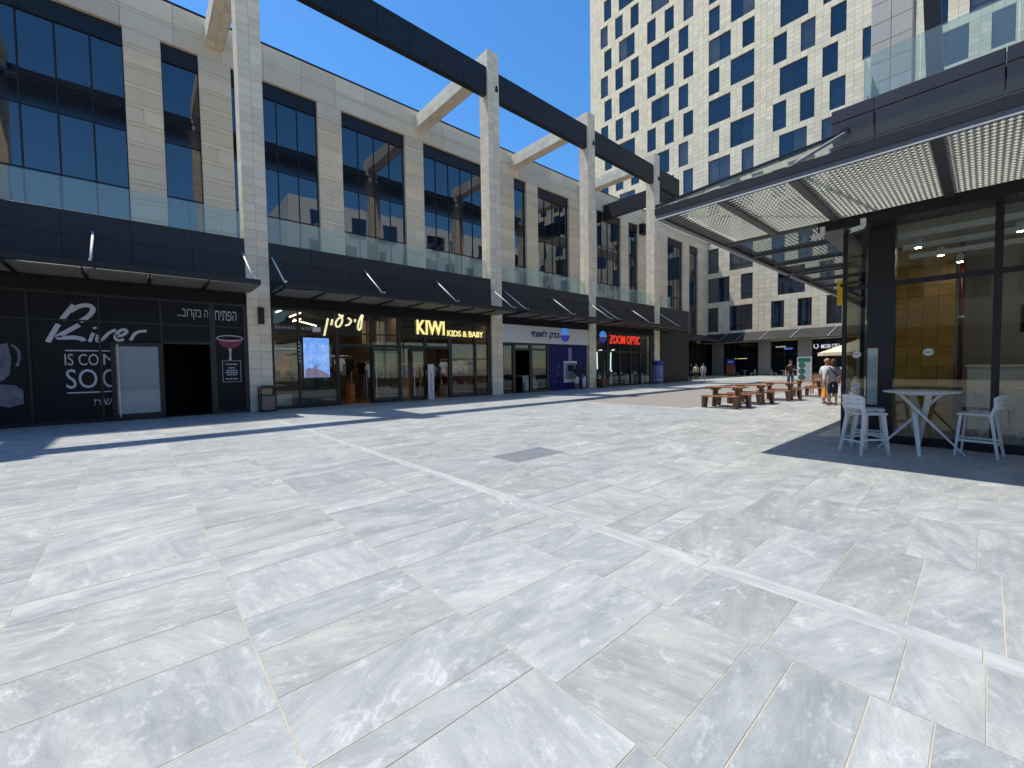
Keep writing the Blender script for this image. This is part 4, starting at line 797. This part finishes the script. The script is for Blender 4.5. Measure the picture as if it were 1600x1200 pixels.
for x, lb_ in ((-2.32,'small white security camera at the cafe corner, left one'),(-1.68,'small white security camera on the cafe beam above the column')):
    o = thing('security_camera', (x,10.5,4.2), lb_, 'camera'); put('housing', MB().bar((x+.06,10.47,4.19),(x-.12,10.36,4.13),.08,.08), M['white'], o); put('mount', MB().box(x+.02,x+.1,10.44,10.519,4.19,4.34), M['white'], o); put('lens', MB().bar((x-.121,10.3594,4.1297),(x-.13,10.354,4.127),.05,.05), M['void'], o)
ys_ = thing('yellow_blade_sign', (-2.4,13.2,3.0), 'bright yellow blade sign outside the cafe side wall', 'sign'); put('panel', MB().box(-2.56,-2.44,13.35,13.45,3.06,3.68), M['yellow_sign'], ys_); put('bracket', MB().box(-2.44,-2.03,13.38,13.42,3.45,3.5), M['black'], ys_); put('mark', MB().box(-2.50,-2.44,13.345,13.349,3.5,3.58), M['black'], ys_)
# upper pillar of the right hand colonnade
o = thing('stone_pillar', (-2.07,17.4,6.6), 'rough stone pillar rising above the cafe fascia on the right', 'pillar'); put('core', MB().box(-2.50,-1.63,17.03,17.79,6.6,19), M['grout_dark'], o); sp = []
for i in range(22):
    z0 = 6.6+i*.57
    for a, b in ((-2.53,-2.065),(-2.065,-1.6)): sp.append(((a+.006,17,z0+.006),(b-.006,17.04,z0+.564),1,-1,.01,random.random()))
    sp.append(((-1.64,17.04,z0+.006),(-1.6,17.8,z0+.564),0,1,.01,random.random()))
pieces('stone', 'stone_cladding', o, M['stone_rough'], sp, 200, 80); put('brace', MB().bar((-1.45,17.5,16.5),(-1.05,17.5,7.6),.35,.4,up=(0,1,0)), M['brown'], o)
# building across the square, seen mirrored in the upper windows
ob = thing('opposite_building', (20,-12,0), 'pale stone building mirrored in the upper windows of the left building', 'building'); put('wall', MB().box(15,34,-48,4,0,13.5), M['stone'], ob); put('roof', MB().box(14.8,34.2,-48.2,4.2,13.51,13.8), M['pier'], ob)
for i in range(12):
    for z in (1.0,5.6,9.6): put('window', MB().box(14.93,14.99,-46+i*4.1,-46+i*4.1+(2.6 if z > 2 else 3.4),z,z+2.5), M['win'], ob)
sb_ = thing('added_south_building', (0,-34,0), 'unseen stone building added to darken reflections in the cafe glass', 'building'); put('wall', MB().box(-25,14,-46,-32,4.6,15), M['stone'], sb_); put('shop_row', MB().box(-25,14,-46,-31,0,4.59), M['black_panel'], sb_)  # unseen block added to dim bright reflections in the cafe glass
for i in range(9): put('window', MB().box(-23+i*4.1,-20.4+i*4.1,-31.99,-31.9,7,10.5), M['win'], sb_)
pv = thing('unseen_shop_row', (10,-20,0), 'unseen dark shop row made tall to darken reflections in the left building glass', 'building'); put('wall', MB().box(12.5,14.7,-46,4,0,6.6), M['black_panel'], pv); put('roof', MB().box(12.3,14.75,-46.2,4.2,6.61,6.8), M['black'], pv)  # unseen row, raised in height to darken what the shop glass reflects

# ================================================================== FURNITURE
def make_stool(label, group):
    o = thing('counter_stool', (0,0,0), label, 'stool', group); fl = [(-.21,.21),(.21,.21)]; 
    for s in (-1,1):
        local('leg', MB().bar((s*.17,.17,.70),(s*.225,.225,0),.05,.038,up=(0,1,0),w2=.034), M['white'], o)
        local('leg', MB().bar((s*.175,-.17,.70),(s*.225,-.265,0),.05,.042,up=(0,1,0),w2=.036), M['white'], o)
        local('back_post', MB().bar((s*.175,-.168,.695),(s*.195,-.235,.90),.045,.04,up=(0,1,0)), M['white'], o)
        local('footrest', MB().bar((s*.208,.20,.27),(s*.208,-.225,.27),.032,.032), M['white'], o)
    local('footrest', MB().bar((-.205,.205,.30),(.205,.205,.30),.032,.032), M['white'], o); local('footrest', MB().bar((-.205,-.235,.23),(.205,-.235,.23),.03,.03), M['white'], o)
    st = MB()
    for k in range(5): st.box(-.205,.205,-.20+k*.084,-.20+k*.084+.078,.70,.722)
    st.box(-.21,-.195,-.20,.215,.692,.7).box(.195,.21,-.20,.215,.692,.7).box(-.03,.03,-.20,.215,.690,.699); local('seat', st, M['white'], o)
    for k, z in enumerate((.805,.885,.965)):
        mb = MB(); n = 8; hh = .072; vs = []; fs = []
        for i in range(n+1):
            t = -1+2*i/n; x = t*.215; y = -.262+.055*t*t; sh = (.03 if k == 2 and abs(t) > .95 else 0)
            h0 = z; h1 = z+hh-(.028*(max(0,abs(t)-.6)/.4)**2 if k == 2 else 0)
            vs += [(x,y-.011-.14*(h0-.8),h0),(x,y-.011-.14*(h1-.8),h1),(x,y+.011-.14*(h1-.8),h1),(x,y+.011-.14*(h0-.8),h0)]
        for i in range(n):
            a = i*4; b = a+4
            for q in range(4): fs.append((a+q,b+q,b+(q+1)%4,a+(q+1)%4))
        fs += [(0,1,2,3),(n*4+3,n*4+2,n*4+1,n*4)]; mb.add(vs, fs); local('back_slat', mb, M['white'], o)
    mb = MB()
    for s in (-1,1): mb.box(s*.206-.012,s*.206+.012,-.222,-.20,.80,1.0)
    local('back_edge', mb, M['white'], o); return o
st0 = make_stool('white slatted counter stool nearest the plaza at the left of the round table', 'counter stools'); st0.location = (-1.40,9.52,0); st0.rotation_euler[2] = math.atan2(-.31,.37)
copy_thing(st0, (-1.48,10.42,0), -1.35, 'white slatted counter stool close to the cafe glass, behind the nearest stool'); copy_thing(st0, (-.08,10.48,0), 1.42, 'white slatted counter stool at the right of the round table')
copy_thing(st0, (.15,12.1,0), -1.4, 'white stool inside the cafe left of the inner table'); copy_thing(st0, (1.35,12.2,0), 1.6, 'white stool inside the cafe right of the inner table')
def make_table(label):
    o = thing('round_table', (0,0,0), label, 'table', 'round tables'); local('table_top', MB().lathe([(.44,1.045),(.495,1.058),(.5,1.068),(.497,1.078)], 40), M['white'], o)
    for a in (25,115,205,295):
        A, B = math.radians(a), math.radians(a+160); local('leg', MB().bar((.30*math.cos(A),.30*math.sin(A),1.046),(.56*math.cos(B),.56*math.sin(B),0),.085,.045,w2=.045), M['white'], o)
    local('top_ring', MB().lathe([(.33,1.02),(.34,1.044)], 24), M['white'], o); return o
tb = make_table('white round bar table with crossed legs on the shaded terrace'); tb.location = (-.77,10.3,0)
copy_thing(tb, (.78,12.2,0), .5, 'white round bar table inside the cafe behind the glass')
pl = thing('potted_plant', (.95,13.2,0), 'dark bushy potted plant inside the cafe behind the glass', 'plant'); put('pot', MB().lathe([(.16,0),(.22,.45),(.2,.46)], 16, (.95,13.2,0)), M['clad_brown'], pl); put('stem', MB().tube([(.95,13.2,.4),(.97,13.2,1.3)], .02), M['brown'], pl); lv = MB()
for i in range(900):
    d = Vector((random.gauss(0,1),random.gauss(0,1),random.gauss(0,1))).normalized()*random.uniform(.1,.42); c = Vector((.96,13.2,1.55))+d*Vector((1,1,.8)).length/1.6; a = Vector((random.gauss(0,1),random.gauss(0,1),random.gauss(0,1))).normalized()*.06; b = a.cross(d).normalized()*.022
    lv.add([c-a,c+b,c+a,c-b], [(0,1,2,3)])
put('foliage', lv, M['leaf'], pl, kind='stuff')

# picnic tables and benches of red brown timber
def make_bench(label):
    o = thing('timber_bench', (0,0,0), label, 'bench', 'timber benches')
    for k in (-1,0,1): local('plank', MB().box(-.61,.61,k*.125-.058,k*.125+.058,.415,.455), M['wood'], o)
    for s in (-1,1): local('leg', MB().bar((s*.53,0,.414),(s*.56,0,0),.12,.30,up=(0,1,0),w2=.10), M['wood_end'], o)
    return o
def make_ptable(label):
    o = thing('timber_table', (0,0,0), label, 'table', 'timber tables')
    for k in range(5): local('plank', MB().box(-.66,.66,-.36+k*.146,-.36+k*.146+.138,.725,.765), M['wood'], o)
    for s in (-1,1): local('leg', MB().bar((s*.38,0,.724),(s*.46,0,0),.11,.24,up=(0,1,0),w2=.09), M['wood_end'], o); local('brace', MB().box(s*.38-.05,s*.38+.05,-.33,.33,.64,.723), M['wood_end'], o)
    return o
b0 = make_bench('timber bench nearest the camera at the front of the picnic tables'); b0.location = (-6.45,15.85,0)
t0 = make_ptable('timber picnic table nearest the camera, behind the front bench'); t0.location = (-6.45,16.45,0)
for (x, y, l) in ((-6.43,17.02,'second timber bench, just behind the nearest picnic table'),(-6.4,18.05,'third timber bench from the front of the picnic row'),(-6.3,19.15,'fourth timber bench from the front of the picnic row'),(-6.1,20.5,'fifth timber bench, in the middle of the picnic row'),(-6.0,21.8,'sixth timber bench, behind the middle of the picnic row'),(-5.6,23.6,'timber bench beside the slatted back chair'),(-5.4,25.0,'farthest timber bench of the picnic row')): copy_thing(b0, (x,y,0), random.uniform(-.03,.03), l)
for (x, y, l) in ((-6.35,18.6,'second timber picnic table from the front'),(-6.05,21.15,'third timber picnic table from the front'),(-5.7,24.3,'farthest timber picnic table near the slatted back chair')): copy_thing(t0, (x,y,0), random.uniform(-.03,.03), l)
sb = thing('slatted_chair', (-5.75,26.2,0), 'light wooden chair with slatted back beside the standing group', 'chair'); local('seat', MB().box(-.3,.3,-.25,.25,.42,.46), M['wood_light'], sb)
for s in (-1,1):
    for q in (-1,1): local('leg', MB().box(s*.27-.03,s*.27+.03,q*.22-.03,q*.22+.03,0,.419 if q < 0 else 1.0), M['wood_light'], sb)
local('top_rail', MB().box(-.3,.3,.20,.24,.84,1.0), M['wood_light'], sb)
for k in range(5): local('back_slat', MB().box(-.23+k*.1,-.17+k*.1,.205,.235,.46,.84), M['wood_light'], sb)
# litter bins
def litter_bin(x, y, w, label, mat, h=1.0):
    o = thing('litter_bin', (x,y,0), label, 'bin', 'litter bins'); fr = MB(); d = .2
    for s in (-1,1):
        for q in (-1,1): fr.box(x+q*d-.025,x+q*d+.025,y+s*w-.025,y+s*w+.025,0,h*.93)
    fr.box(x-d+.02,x+d-.02,y-w,y+w,.03,.06).box(x-d-.02,x+d+.02,y-w-.02,y+w+.02,h*.63,h*.66); put('frame', fr, M['black'], o)
    put('hood', MB().prism([(y-w-.03,h*.93),(y+w+.03,h*.93),(y+w-.04,h*.99),(y+w-.12,h*1.03),(y-w+.12,h*1.03),(y-w+.04,h*.99)], -d-.03, d+.03, fx(x)), M['black'], o); put('liner', MB().box(x-d+.05,x+d-.05,y-w+.05,y+w-.05,.07,h*.62), M['void'], o)
    n = 7
    for k in range(n): a = y-w+.03+(2*w-.06)*k/n; put('slat', MB().box(x+d-.02,x+d+.01,a+.006,a+(2*w-.06)/n-.006,.08,h*.625), mat, o)
    for k in range(5): a = x-d+.03+(2*d-.06)*k/5; put('slat', MB().box(a+.006,a+(2*d-.06)/5-.006,y-w-.01,y-w+.02,.08,h*.625), mat, o); put('slat', MB().box(a+.006,a+(2*d-.06)/5-.006,y+w-.02,y+w+.01,.08,h*.625), mat, o)
litter_bin(-18.92,3.82,.26,'litter bin with pale slats and black hood at the nearest pillar',M['bin_slat']); litter_bin(-18.95,25.85,.33,'red brown slatted litter bin at the pillar between bank and optician',M['bin_slat_red'])
# standing banners and boards
bn = thing('standing_banner', (-19.05,11.35,0), 'narrow white banner with pink print at the kids shop door', 'banner'); put('panel', MB().box(-19.06,-19.03,11.15,11.5,.03,1.82), M['poster_white'], bn); put('base', MB().box(-19.15,-18.95,11.12,11.53,0,.028), M['alu'], bn)
pm = MB()
for k in range(9): z = .35+k*.13; u = 11.27+random.uniform(-.03,.03); pm.box(-19.029,-19.026,u,u+random.uniform(.07,.14),z,z+.09)
put('print', pm, M['poster_pink'], bn)
bn = thing('round_banner', (-18.3,32.6,0), 'violet printed display column in front of the pillar right of the optician', 'banner'); put('column', MB().lathe([(.42,.06),(.42,1.62)], 20, (-18.3,32.6,0)), M['poster_purple'], bn, True); put('base', MB().lathe([(.46,0),(.46,.059)], 20, (-18.3,32.6,0)), M['alu'], bn); put('top_band', MB().lathe([(.43,1.621),(.43,1.98)], 20, (-18.3,32.6,0)), M['poster_dark'], bn, True); put('lower_band', MB().lathe([(.424,.35),(.424,.42)], 20, (-18.3,32.6,0)), M['poster_white'], bn)
mb_ = thing('menu_board', (-9.9,40.5,0), 'white and green menu board standing beyond the picnic tables', 'board'); put('board', MB().box(-10.35,-9.35,40.5,40.55,.05,2.1), M['poster_white'], mb_); put('header', MB().box(-10.28,-9.42,40.49,40.499,1.7,2.03), M['poster_green'], mb_)
for k in range(3): put('picture', MB().lathe([(.0,0),(.24,0),(.24,.01)], 14, (0,0,0)), M['poster_green'], mb_).matrix_parent_inverse = Matrix.Translation(-mb_.location) @ Matrix.Translation((-10.0,40.495,1.45-k*.5)) @ Matrix.Rotation(math.radians(90),4,'X')
tl_ = MB()
for k in range(9): tl_.box(-9.75,-9.45,40.49,40.499,1.55-k*.15,1.58-k*.15)
put('text_lines', tl_, M['cloth_grey'], mb_); put('stand', MB().bar((-10.3,40.6,2.0),(-10.3,41.0,0),.05).bar((-9.4,40.6,2.0),(-9.4,41.0,0),.05), M['wood_end'], mb_)
bp_ = thing('poster_stand', (-23.2,60.5,0), 'orange and navy poster stand in front of the far dark shop', 'banner'); put('poster', MB().box(-23.75,-22.65,60.5,60.55,.1,1.5), M['poster_red'], bp_); put('header', MB().box(-23.75,-22.65,60.49,60.499,1.5,2.4), M['poster_dark'], bp_); put('lettering', MB().box(-23.55,-22.85,60.48,60.489,1.75,2.05), M['letters'], bp_); put('foot', MB().box(-23.8,-22.6,60.3,60.75,0,.09), M['black'], bp_)
# far cafe chairs and tables under the awning
def make_far(label, chair):
    if chair:
        o = thing('metal_chair', (0,0,0), label, 'chair', 'far metal chairs'); local('seat', MB().box(-.23,.23,-.22,.22,.43,.46), M['alu'], o); local('backrest', MB().box(-.22,.22,-.26,-.23,.62,.88), M['alu'], o)
        for s in (-1,1): local('leg', MB().bar((s*.2,.2,.43),(s*.24,.26,0),.03), M['alu'], o); local('leg', MB().bar((s*.2,-.245,.88),(s*.23,-.3,0),.03), M['alu'], o)
    else:
        o = thing('metal_table', (0,0,0), label, 'table', 'far metal tables'); local('table_top', MB().lathe([(.36,.72),(.36,.75)], 18), M['alu'], o); local('post', MB().tube([(0,0,.03),(0,0,.72)], .03), M['alu'], o); local('foot', MB().lathe([(.25,0),(.25,.03)], 14), M['alu'], o)
    return o
c0 = make_far('metal cafe chair left of the far table beside the grey pier', True); c0.location = (-21.9,59,0); c0.rotation_euler[2] = -1.5
copy_thing(c0, (-19.9,59,0), 1.5, 'metal cafe chair right of the far table beside the grey pier'); copy_thing(c0, (-17.2,58,0), -1.4, 'metal cafe chair before the far shop with the blue sign'); m0 = make_far('round metal cafe table beside the grey pier', False); m0.location = (-20.9,59,0); copy_thing(m0, (-16.2,58,0), 0, 'round metal cafe table before the far shop with the blue sign')
# parasol
um = thing('parasol', (-3.85,24.2,0), 'cream cafe parasol behind the standing group', 'parasol'); pr = MB(); n = 8; R_ = 1.5; ap = (-3.85,24.2,2.62); ring = [(-3.85+R_*math.cos(2*math.pi*i/n), 24.2+R_*math.sin(2*math.pi*i/n), 2.06) for i in range(n)]; low = [(x,y,z-.14) for x,y,z in ring]
pr.add([ap]+ring+low, [(0,1+i,1+(i+1)%n) for i in range(n)]+[(1+i,1+n+i,1+n+(i+1)%n,1+(i+1)%n) for i in range(n)]); put('canopy', pr, M['cream_cloth'], um); put('pole', MB().tube([(-3.85,24.2,0),(-3.85,24.2,2.68)], .025), M['alu'], um); put('base', MB().lathe([(.3,0),(.3,.08)], 16, (-3.85,24.2,0)), M['pier'], um)
for i in range(n): put('rib', MB().bar((-3.85,24.2,2.57),(ring[i][0],ring[i][1],2.05),.02), M['wood_end'], um)

# ================================================================== PEOPLE
def skin_mesh(nodes, edges, name):
    m = bpy.data.meshes.new(name); m.from_pydata([n[0] for n in nodes], edges, []); o = bpy.data.objects.new(name, m); COL.objects.link(o)
    sm = o.modifiers.new('s', 'SKIN'); sm.use_smooth_shade = True; ss = o.modifiers.new('u', 'SUBSURF'); ss.levels = 1; ss.render_levels = 1
    for i, n in enumerate(nodes): m.skin_vertices[0].data[i].radius = n[1] if isinstance(n[1], tuple) else (n[1], n[1]); m.skin_vertices[0].data[i].use_root = (i == 0)
    bpy.context.view_layer.update(); r = bpy.data.meshes.new_from_object(o.evaluated_get(bpy.context.evaluated_depsgraph_get())); bpy.data.objects.remove(o); bpy.data.meshes.remove(m); return r
def person(loc, rz, label, H=1.72, skin='skin', top='tee_white', pants='jeans', hair='hair', short=False, longhair=False, armL=None, armR=None, stride=0, sleeve=.5, bag=None, strap=None, group=None):
    o = thing('person', loc, label, 'person', group, rz); k = H/1.75; V = lambda x, y, z: (x*k, y*k, z*k)
    aL = armL or [(-.24,-.02,1.14),(-.25,.07,.90)]; aR = armR or [(.24,-.02,1.14),(.25,.07,.90)]; ext = lambda a: (a[1][0]+(a[1][0]-a[0][0])*.35, a[1][1]+(a[1][1]-a[0][1])*.35, a[1][2]+(a[1][2]-a[0][2])*.35)
    leg = lambda s, d: [(s*.09,0,.90),(s*.10,.02+d*.5,.50),(s*.105,-.02+d,.09),(s*.115,.14+d,.04)]
    lL, lR = leg(-1,stride), leg(1,-stride)
    N = [((0,0,.95),(.14,.10)),((0,.0,1.15),(.13,.09)),((0,-.01,1.36),(.15,.095)),((0,-.01,1.48),.055),((0,.005,1.56),.06),((0,.02,1.65),(.078,.095)),((0,.01,1.725),(.06,.075)),
         ((-.17,-.01,1.41),.06),(aL[0],.042),(aL[1],.03),(ext(aL),(.022,.035)),((.17,-.01,1.41),.06),(aR[0],.042),(aR[1],.03),(ext(aR),(.022,.035))]+[(p,r) for p,r in zip(lL,(.085,.06,.04,.035))]+[(p,r) for p,r in zip(lR,(.085,.06,.04,.035))]
    E = [(0,1),(1,2),(2,3),(3,4),(4,5),(5,6),(2,7),(7,8),(8,9),(9,10),(2,11),(11,12),(12,13),(13,14),(0,15),(15,16),(16,17),(17,18),(0,19),(19,20),(20,21),(21,22)]
    sc = lambda r: tuple(q*k for q in r) if isinstance(r, tuple) else r*k
    body = skin_mesh([(V(*p), sc(r)) for p, r in N], E, 'body'); b = local('body', body, M[skin], o, True)
    fm = MB()
    for a in (aL, aR):
        e = Vector(ext(a)); d = (e-Vector(a[1])).normalized(); sd = Vector((0,1,0)) if abs(d.y) < .8 else Vector((1,0,0))
        for i in range(4):
            p = e+d*.03+sd*(i-1.5)*.018; fm.tube([V(*p), V(*(p+d*.035)), V(*(p+d*(.055+.008*(i in (1,2)))+Vector((0,.008,0))))], [.009*k,.008*k,.006*k], 6)
        p = e-d*.01+sd*.03; fm.tube([V(*p), V(*(p+sd*.025+d*.02)), V(*(p+sd*.03+d*.045))], [.010*k,.009*k,.007*k], 6)
    local('fingers', fm, M[skin], b, True)
    e0 = lambda a, t: tuple(Vector((-.17 if a is aL else .17,-.01,1.41)).lerp(Vector(a[0]), t*2)) if t <= .5 else tuple(Vector(a[0]).lerp(Vector(a[1]), (t-.5)*2))
    tn = [((0,0,.86),(.172,.13)),((0,0,1.15),(.15,.108)),((0,-.01,1.36),(.165,.11)),((0,-.01,1.465),(.075,.07)),((-.175,-.01,1.41),.075),(e0(aL,sleeve),.058),((.175,-.01,1.41),.075),(e0(aR,sleeve),.058)]; te = [(0,1),(1,2),(2,3),(2,4),(4,5),(2,6),(6,7)]
    if sleeve > .5: tn += [(aL[0],.056),(aR[0],.056)]; te = [(0,1),(1,2),(2,3),(2,4),(4,8),(8,5),(2,6),(6,9),(9,7)]
    local('shirt', skin_mesh([(V(*p), sc(r)) for p, r in tn], te, 'shirt'), M[top], o, True)
    pn = [((0,0,.97),(.15,.112)),((0,0,.88),(.14,.11))]; pe = [(0,1)]
    for L_ in (lL, lR):
        i = len(pn); kn = L_[1]; an = tuple(Vector(L_[1]).lerp(Vector(L_[2]), .2 if short else .95)); pn += [(L_[0],.098),(kn,.078),(an,.07 if short else .055)]; pe += [(1,i),(i,i+1),(i+1,i+2)]
    local('trousers', skin_mesh([(V(*p), sc(r)) for p, r in pn], pe, 'trousers'), M[pants], o, True)
    hm = MB(); n, rn = 12, 7; vs = []; fs = []
    for i in range(rn):
        ph = math.pi*(.02+.55*i/(rn-1))
        for j in range(n):
            a = 2*math.pi*j/n; fr_ = math.sin(a) > .35; q = ph*(.62 if fr_ else 1.0)+(.55 if longhair and not fr_ and i == rn-1 else 0); R2 = .094+(random.random()*.008); vs.append(V(R2*math.sin(q)*math.cos(a), .008+R2*1.15*math.sin(q)*math.sin(a), 1.665+R2*1.12*math.cos(q)-(.13 if longhair and not fr_ and i == rn-1 else 0)))
    for i in range(rn-1):
        for j in range(n): fs.append((i*n+j,(i+1)*n+j,(i+1)*n+(j+1)%n,i*n+(j+1)%n))
    fs.append(tuple(range(n))); hm.add(vs, fs); local('hair', hm, M[hair], o, True)
    fc = MB(); fc.add([V(-.012,.105,1.645),V(.012,.105,1.645),V(0,.102,1.675),V(0,.132,1.642)], [(0,1,3),(1,2,3),(2,0,3)]); local('nose', fc, M[skin], b)
    ey = MB()
    for s in (-1,1): ey.lathe([(.001,-.006),(.009,0),(.001,.006)], 8, V(s*.03,.104,1.672))
    ey.box(-.022*k,.022*k,.102*k,.112*k,1.612*k,1.618*k); local('eyes_and_mouth', ey, M['hair_black'], b)
    er = MB()
    for s in (-1,1): er.lathe([(.004,-.025),(.014,0),(.004,.025)], 6, V(s*.083,.005,1.655))
    local('ears', er, M[skin], b, True)
    sh = MB()
    for L_ in (lL, lR): a, t_ = L_[2], L_[3]; sh.tube([V(a[0],a[1]-.06,.035),V(a[0],a[1],.045),V(t_[0],t_[1]-.02,.038),V(t_[0],t_[1]+.06,.025)], [.035*k,.05*k,.045*k,.025*k], 8)
    local('shoes', sh, M['shoe'], o, True)
    if strap: local('strap', MB().tube([V(-.16,-.07,1.47),V(-.05,-.128,1.3),V(.10,-.132,1.12),V(.17,-.06,1.0)], .016*k, 6), M['cloth_black'], o); 
    if bag:
        w = V(*ext(aL)); g = put('carrier_bag', MB().add([(-.05,-.17,-.5),(.05,-.17,-.5),(.05,.17,-.5),(-.05,.17,-.5),(-.015,-.13,-.12),(.015,-.13,-.12),(.015,.13,-.12),(-.015,.13,-.12)], [(3,2,1,0),(0,1,5,4),(1,2,6,5),(2,3,7,6),(3,0,4,7)]).tube([(0,-.1,-.13),(0,-.04,.0),(0,.04,.0),(0,.1,-.13)], .008, 6), M[bag], label='orange carrier bag in the hand of the person with the shoulder strap', cat='bag')
        g.location = Vector(loc)+Matrix.Rotation(rz,3,'Z') @ Vector(w)+Vector((0,0,-.02)); g.rotation_euler[2] = rz
    return o
person((-3.82,19.5,0), .55, 'person in grey top with a black shoulder strap holding an orange bag', 1.72, 'skin', 'tee_grey', 'cloth_navy', 'hair', True, True, strap=True, bag='orange_bag')
person((-4.12,20.0,0), -.5, 'person in white shirt standing left of the orange bag holder', 1.75, 'skin', 'tee_white', 'cloth_grey', 'hair_fair', False, False, armR=[(.24,.06,1.16),(.14,.26,1.1)])
person((-3.52,20.0,0), .9, 'person in white top and blue shorts half hidden by the cafe corner', 1.72, 'skin', 'tee_white', 'cloth_blue', 'hair', True)
person((-18.85,22.75,0), 1.5, 'person in black top and white knee trousers at the cash machine, left one', 1.72, 'skin_dark', 'cloth_black', 'tee_white', 'hair_black', True, True, armR=[(.26,.04,1.15),(.20,.26,1.15)])
person((-18.85,23.55,0), 1.75, 'person in black top and long white trousers at the cash machine, right one', 1.70, 'skin_dark', 'cloth_black', 'tee_white', 'hair_black', False, True)
person((-8.0,30,0), math.pi+.2, 'person in black shirt and jeans standing beyond the picnic tables', 1.78, 'skin', 'cloth_black', 'jeans', 'hair_black', armL=[(-.28,.05,1.15),(-.18,.28,1.2)])
person((-19.5,41.0,0), 2.6, 'person in black walking past the dark wall, leftmost of the far walkers', 1.72, 'skin', 'cloth_black', 'cloth_black', 'hair_black', stride=.15)
person((-19.6,42.4,0), -2.7, 'person in cream top walking beside the one in black', 1.66, 'skin', 'cloth_cream', 'cloth_navy', 'hair', stride=.12)
person((-19.4,43.6,0), -2.9, 'person in lilac grey clothes, rightmost of the far walkers', 1.70, 'skin', 'cloth_lilac', 'cloth_grey', 'hair', stride=-.14, sleeve=.95)
